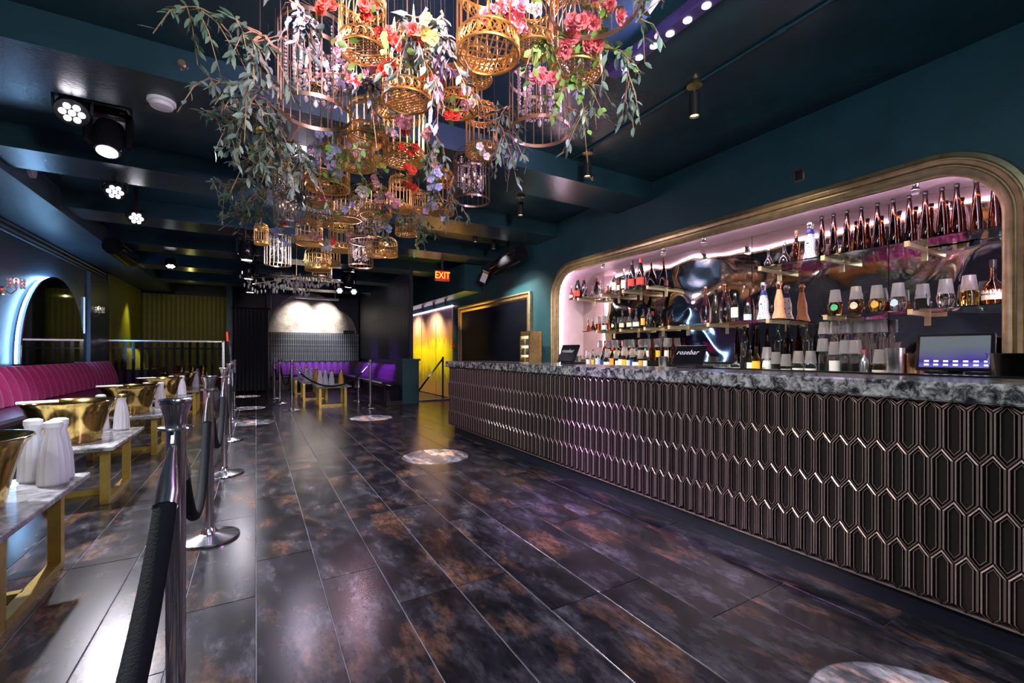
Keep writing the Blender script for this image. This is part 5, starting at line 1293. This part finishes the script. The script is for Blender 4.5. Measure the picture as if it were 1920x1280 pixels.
FL = [
 (625,11,2.72,'red',3,'red blooms at the top left edge of the first pink-lit cage'), (683,10,2.68,'red',4,'red blooms on top of the first pink-lit cage'), (711,57,2.62,'red',1,'single red bloom on the right rim of the first pink-lit cage'),
 (743,80,2.58,'red',4,'pair of large red blooms right of the first pink-lit cage'), (779,57,2.62,'red',3,'red blooms beside the orange lily'), (731,117,2.55,'red',2,'red bloom at the left top of the slatted pink-lit cage'),
 (670,151,2.55,'red',2,'small red bloom below the large crystal cage right side'), (811,149,2.55,'red',4,'red blooms right of the slatted pink-lit cage'), (818,184,2.55,'red',2,'red bloom just below the others right of the slatted cage'),
 (867,170,2.56,'red',1,'single red bloom above the shallow red-bloom cage'), (854,218,2.52,'red',2,'red bloom hanging in front of the shallow cage'), (761,240,2.55,'red',3,'red blooms at the top of the tall cage'),
 (770,284,2.52,'red',3,'red blooms on the bars of the tall cage'), (774,318,2.46,'red',5,'big red cluster at the base of the tall cage'), (767,345,2.44,'red',5,'red cluster dangling below the tall cage'),
 (925,22,2.72,'pink',5,'coral pink blooms right of the largest cage bars'), (952,10,2.72,'pink',4,'coral pink blooms at the top edge'), (970,36,2.68,'pink',5,'large pale pink blooms above the slatted cage'),
 (1072,40,2.66,'pink',2,'pink bloom left in the wide dark ring'), (1098,37,2.66,'pink',3,'pink blooms in the middle of the wide dark ring'), (1137,15,2.68,'pink',4,'pink blooms at the right of the wide dark ring'),
 (1060,80,2.62,'pink',4,'coral blooms at the left bars of the green-leaved cage'), (1098,84,2.62,'pink',2,'coral bloom on the front of the green-leaved cage'), (1124,86,2.62,'pink',2,'coral bloom on the right of the green-leaved cage'), (1015,138,2.56,'pink',4,'coral blooms on top of the low crystal cage'),
 (884,193,2.54,'blush',2,'pale pink bloom on the shallow red-bloom cage'), (690,141,2.58,'blush',2,'pale pink bloom right of the large crystal cage'), (748,224,2.54,'blush',4,'pale pink blooms between slatted and tall cages'), (800,254,2.52,'blush',4,'pale pink blooms right of the tall cage top'), (803,297,2.50,'blush',4,'pale pink blooms right of the tall cage base'),
 (576,336,2.50,'pink',4,'coral blooms left of the blue-bloom cage'), (615,366,2.46,'pink',3,'coral blooms under the blue-bloom cage'), (717,371,2.50,'blush',6,'dusty pink blooms right of the white ones'), (742,385,2.50,'blush',7,'dusty pink cluster trailing by the lantern cage'), (702,334,2.54,'blush',3,'pale pink blooms above the white ones'), (640,85,2.60,'blush',2,'blush bloom inside the first pink-lit cage'),
 (681,356,2.50,'white',1,'upper of the two large white blooms', 'rose', .07), (681,376,2.48,'white',1,'lower of the two large white blooms', 'daisy', .075), (731,246,2.54,'white',3,'white blooms left of the tall cage'), (1005,18,2.72,'white',4,'cream blooms between the pink ones at the top'),
 (602,262,2.52,'blue',6,'pale blue blooms directly under the large crystal cage'), (625,282,2.50,'blue',6,'pale blue blooms upper right of the left cluster'), (597,284,2.50,'lilac',4,'lilac blooms at the left of the blue cluster'), (595,311,2.48,'blue',4,'pale blue bloom at the lower left of the blue cluster'), (624,311,2.48,'lilac',4,'lilac blooms at the centre of the blue cluster'), (630,332,2.46,'blue',6,'pale blue blooms over the filigree cage'),
 (650,392,2.48,'blue',3,'pale blue bloom on the flat gold cage'), (806,384,2.54,'lilac',5,'lilac blooms left of the lantern cage'), (813,347,2.56,'blue',7,'pale blue blooms at the lantern cage top'), (818,318,2.58,'blue',6,'pale blue blooms above the lantern cage'), (826,405,2.5,'blue',2,'pale blue bloom under the lantern cage'),
 (503,253,2.56,'yellow',5,'yellow blooms above the small left gold cage'), (490,292,2.54,'yellow',4,'yellow blooms left of the small left gold cage'), (497,325,2.52,'yellow',3,'yellow bloom below left of the small gold cage'), (711,309,2.52,'yellow',4,'yellow blooms right of the shallow slatted cage'), (801,66,2.60,'orange',4,'orange lily beside the red blooms'), (703,265,2.52,'orange',3,'orange bloom inside the gold cage'),
 (530,420,2.58,'red',2,'dark red bloom in the left crystals'), (517,432,2.6,'blue',6,'blue blooms in the left crystals'), (535,455,2.55,'blue',6,'blue blooms low in the left crystals'), (573,487,2.5,'orange',2,'orange bloom near the bottom of the cluster'), (612,462,2.55,'blue',7,'blue blooms in the crystal thicket'), (592,440,2.55,'blush',7,'pink blooms in the crystal thicket'), (655,440,2.55,'blush',6,'pink blooms right in the crystal thicket'), (726,425,2.55,'blue',7,'violet blue blooms left of the lowest right cage'), (905,285,2.56,'white',3,'white blooms at the base of the domed cage'), (630,455,2.52,'red',4,'red blooms in the crystal thicket'),
]
for f in FL: flowers(*f[:6], kind=f[6] if len(f) > 6 else ('rose' if f[3] in ('red','pink','blush') else 'five'), s=f[7] if len(f) > 7 else {'pink': .034}.get(f[3], .030))
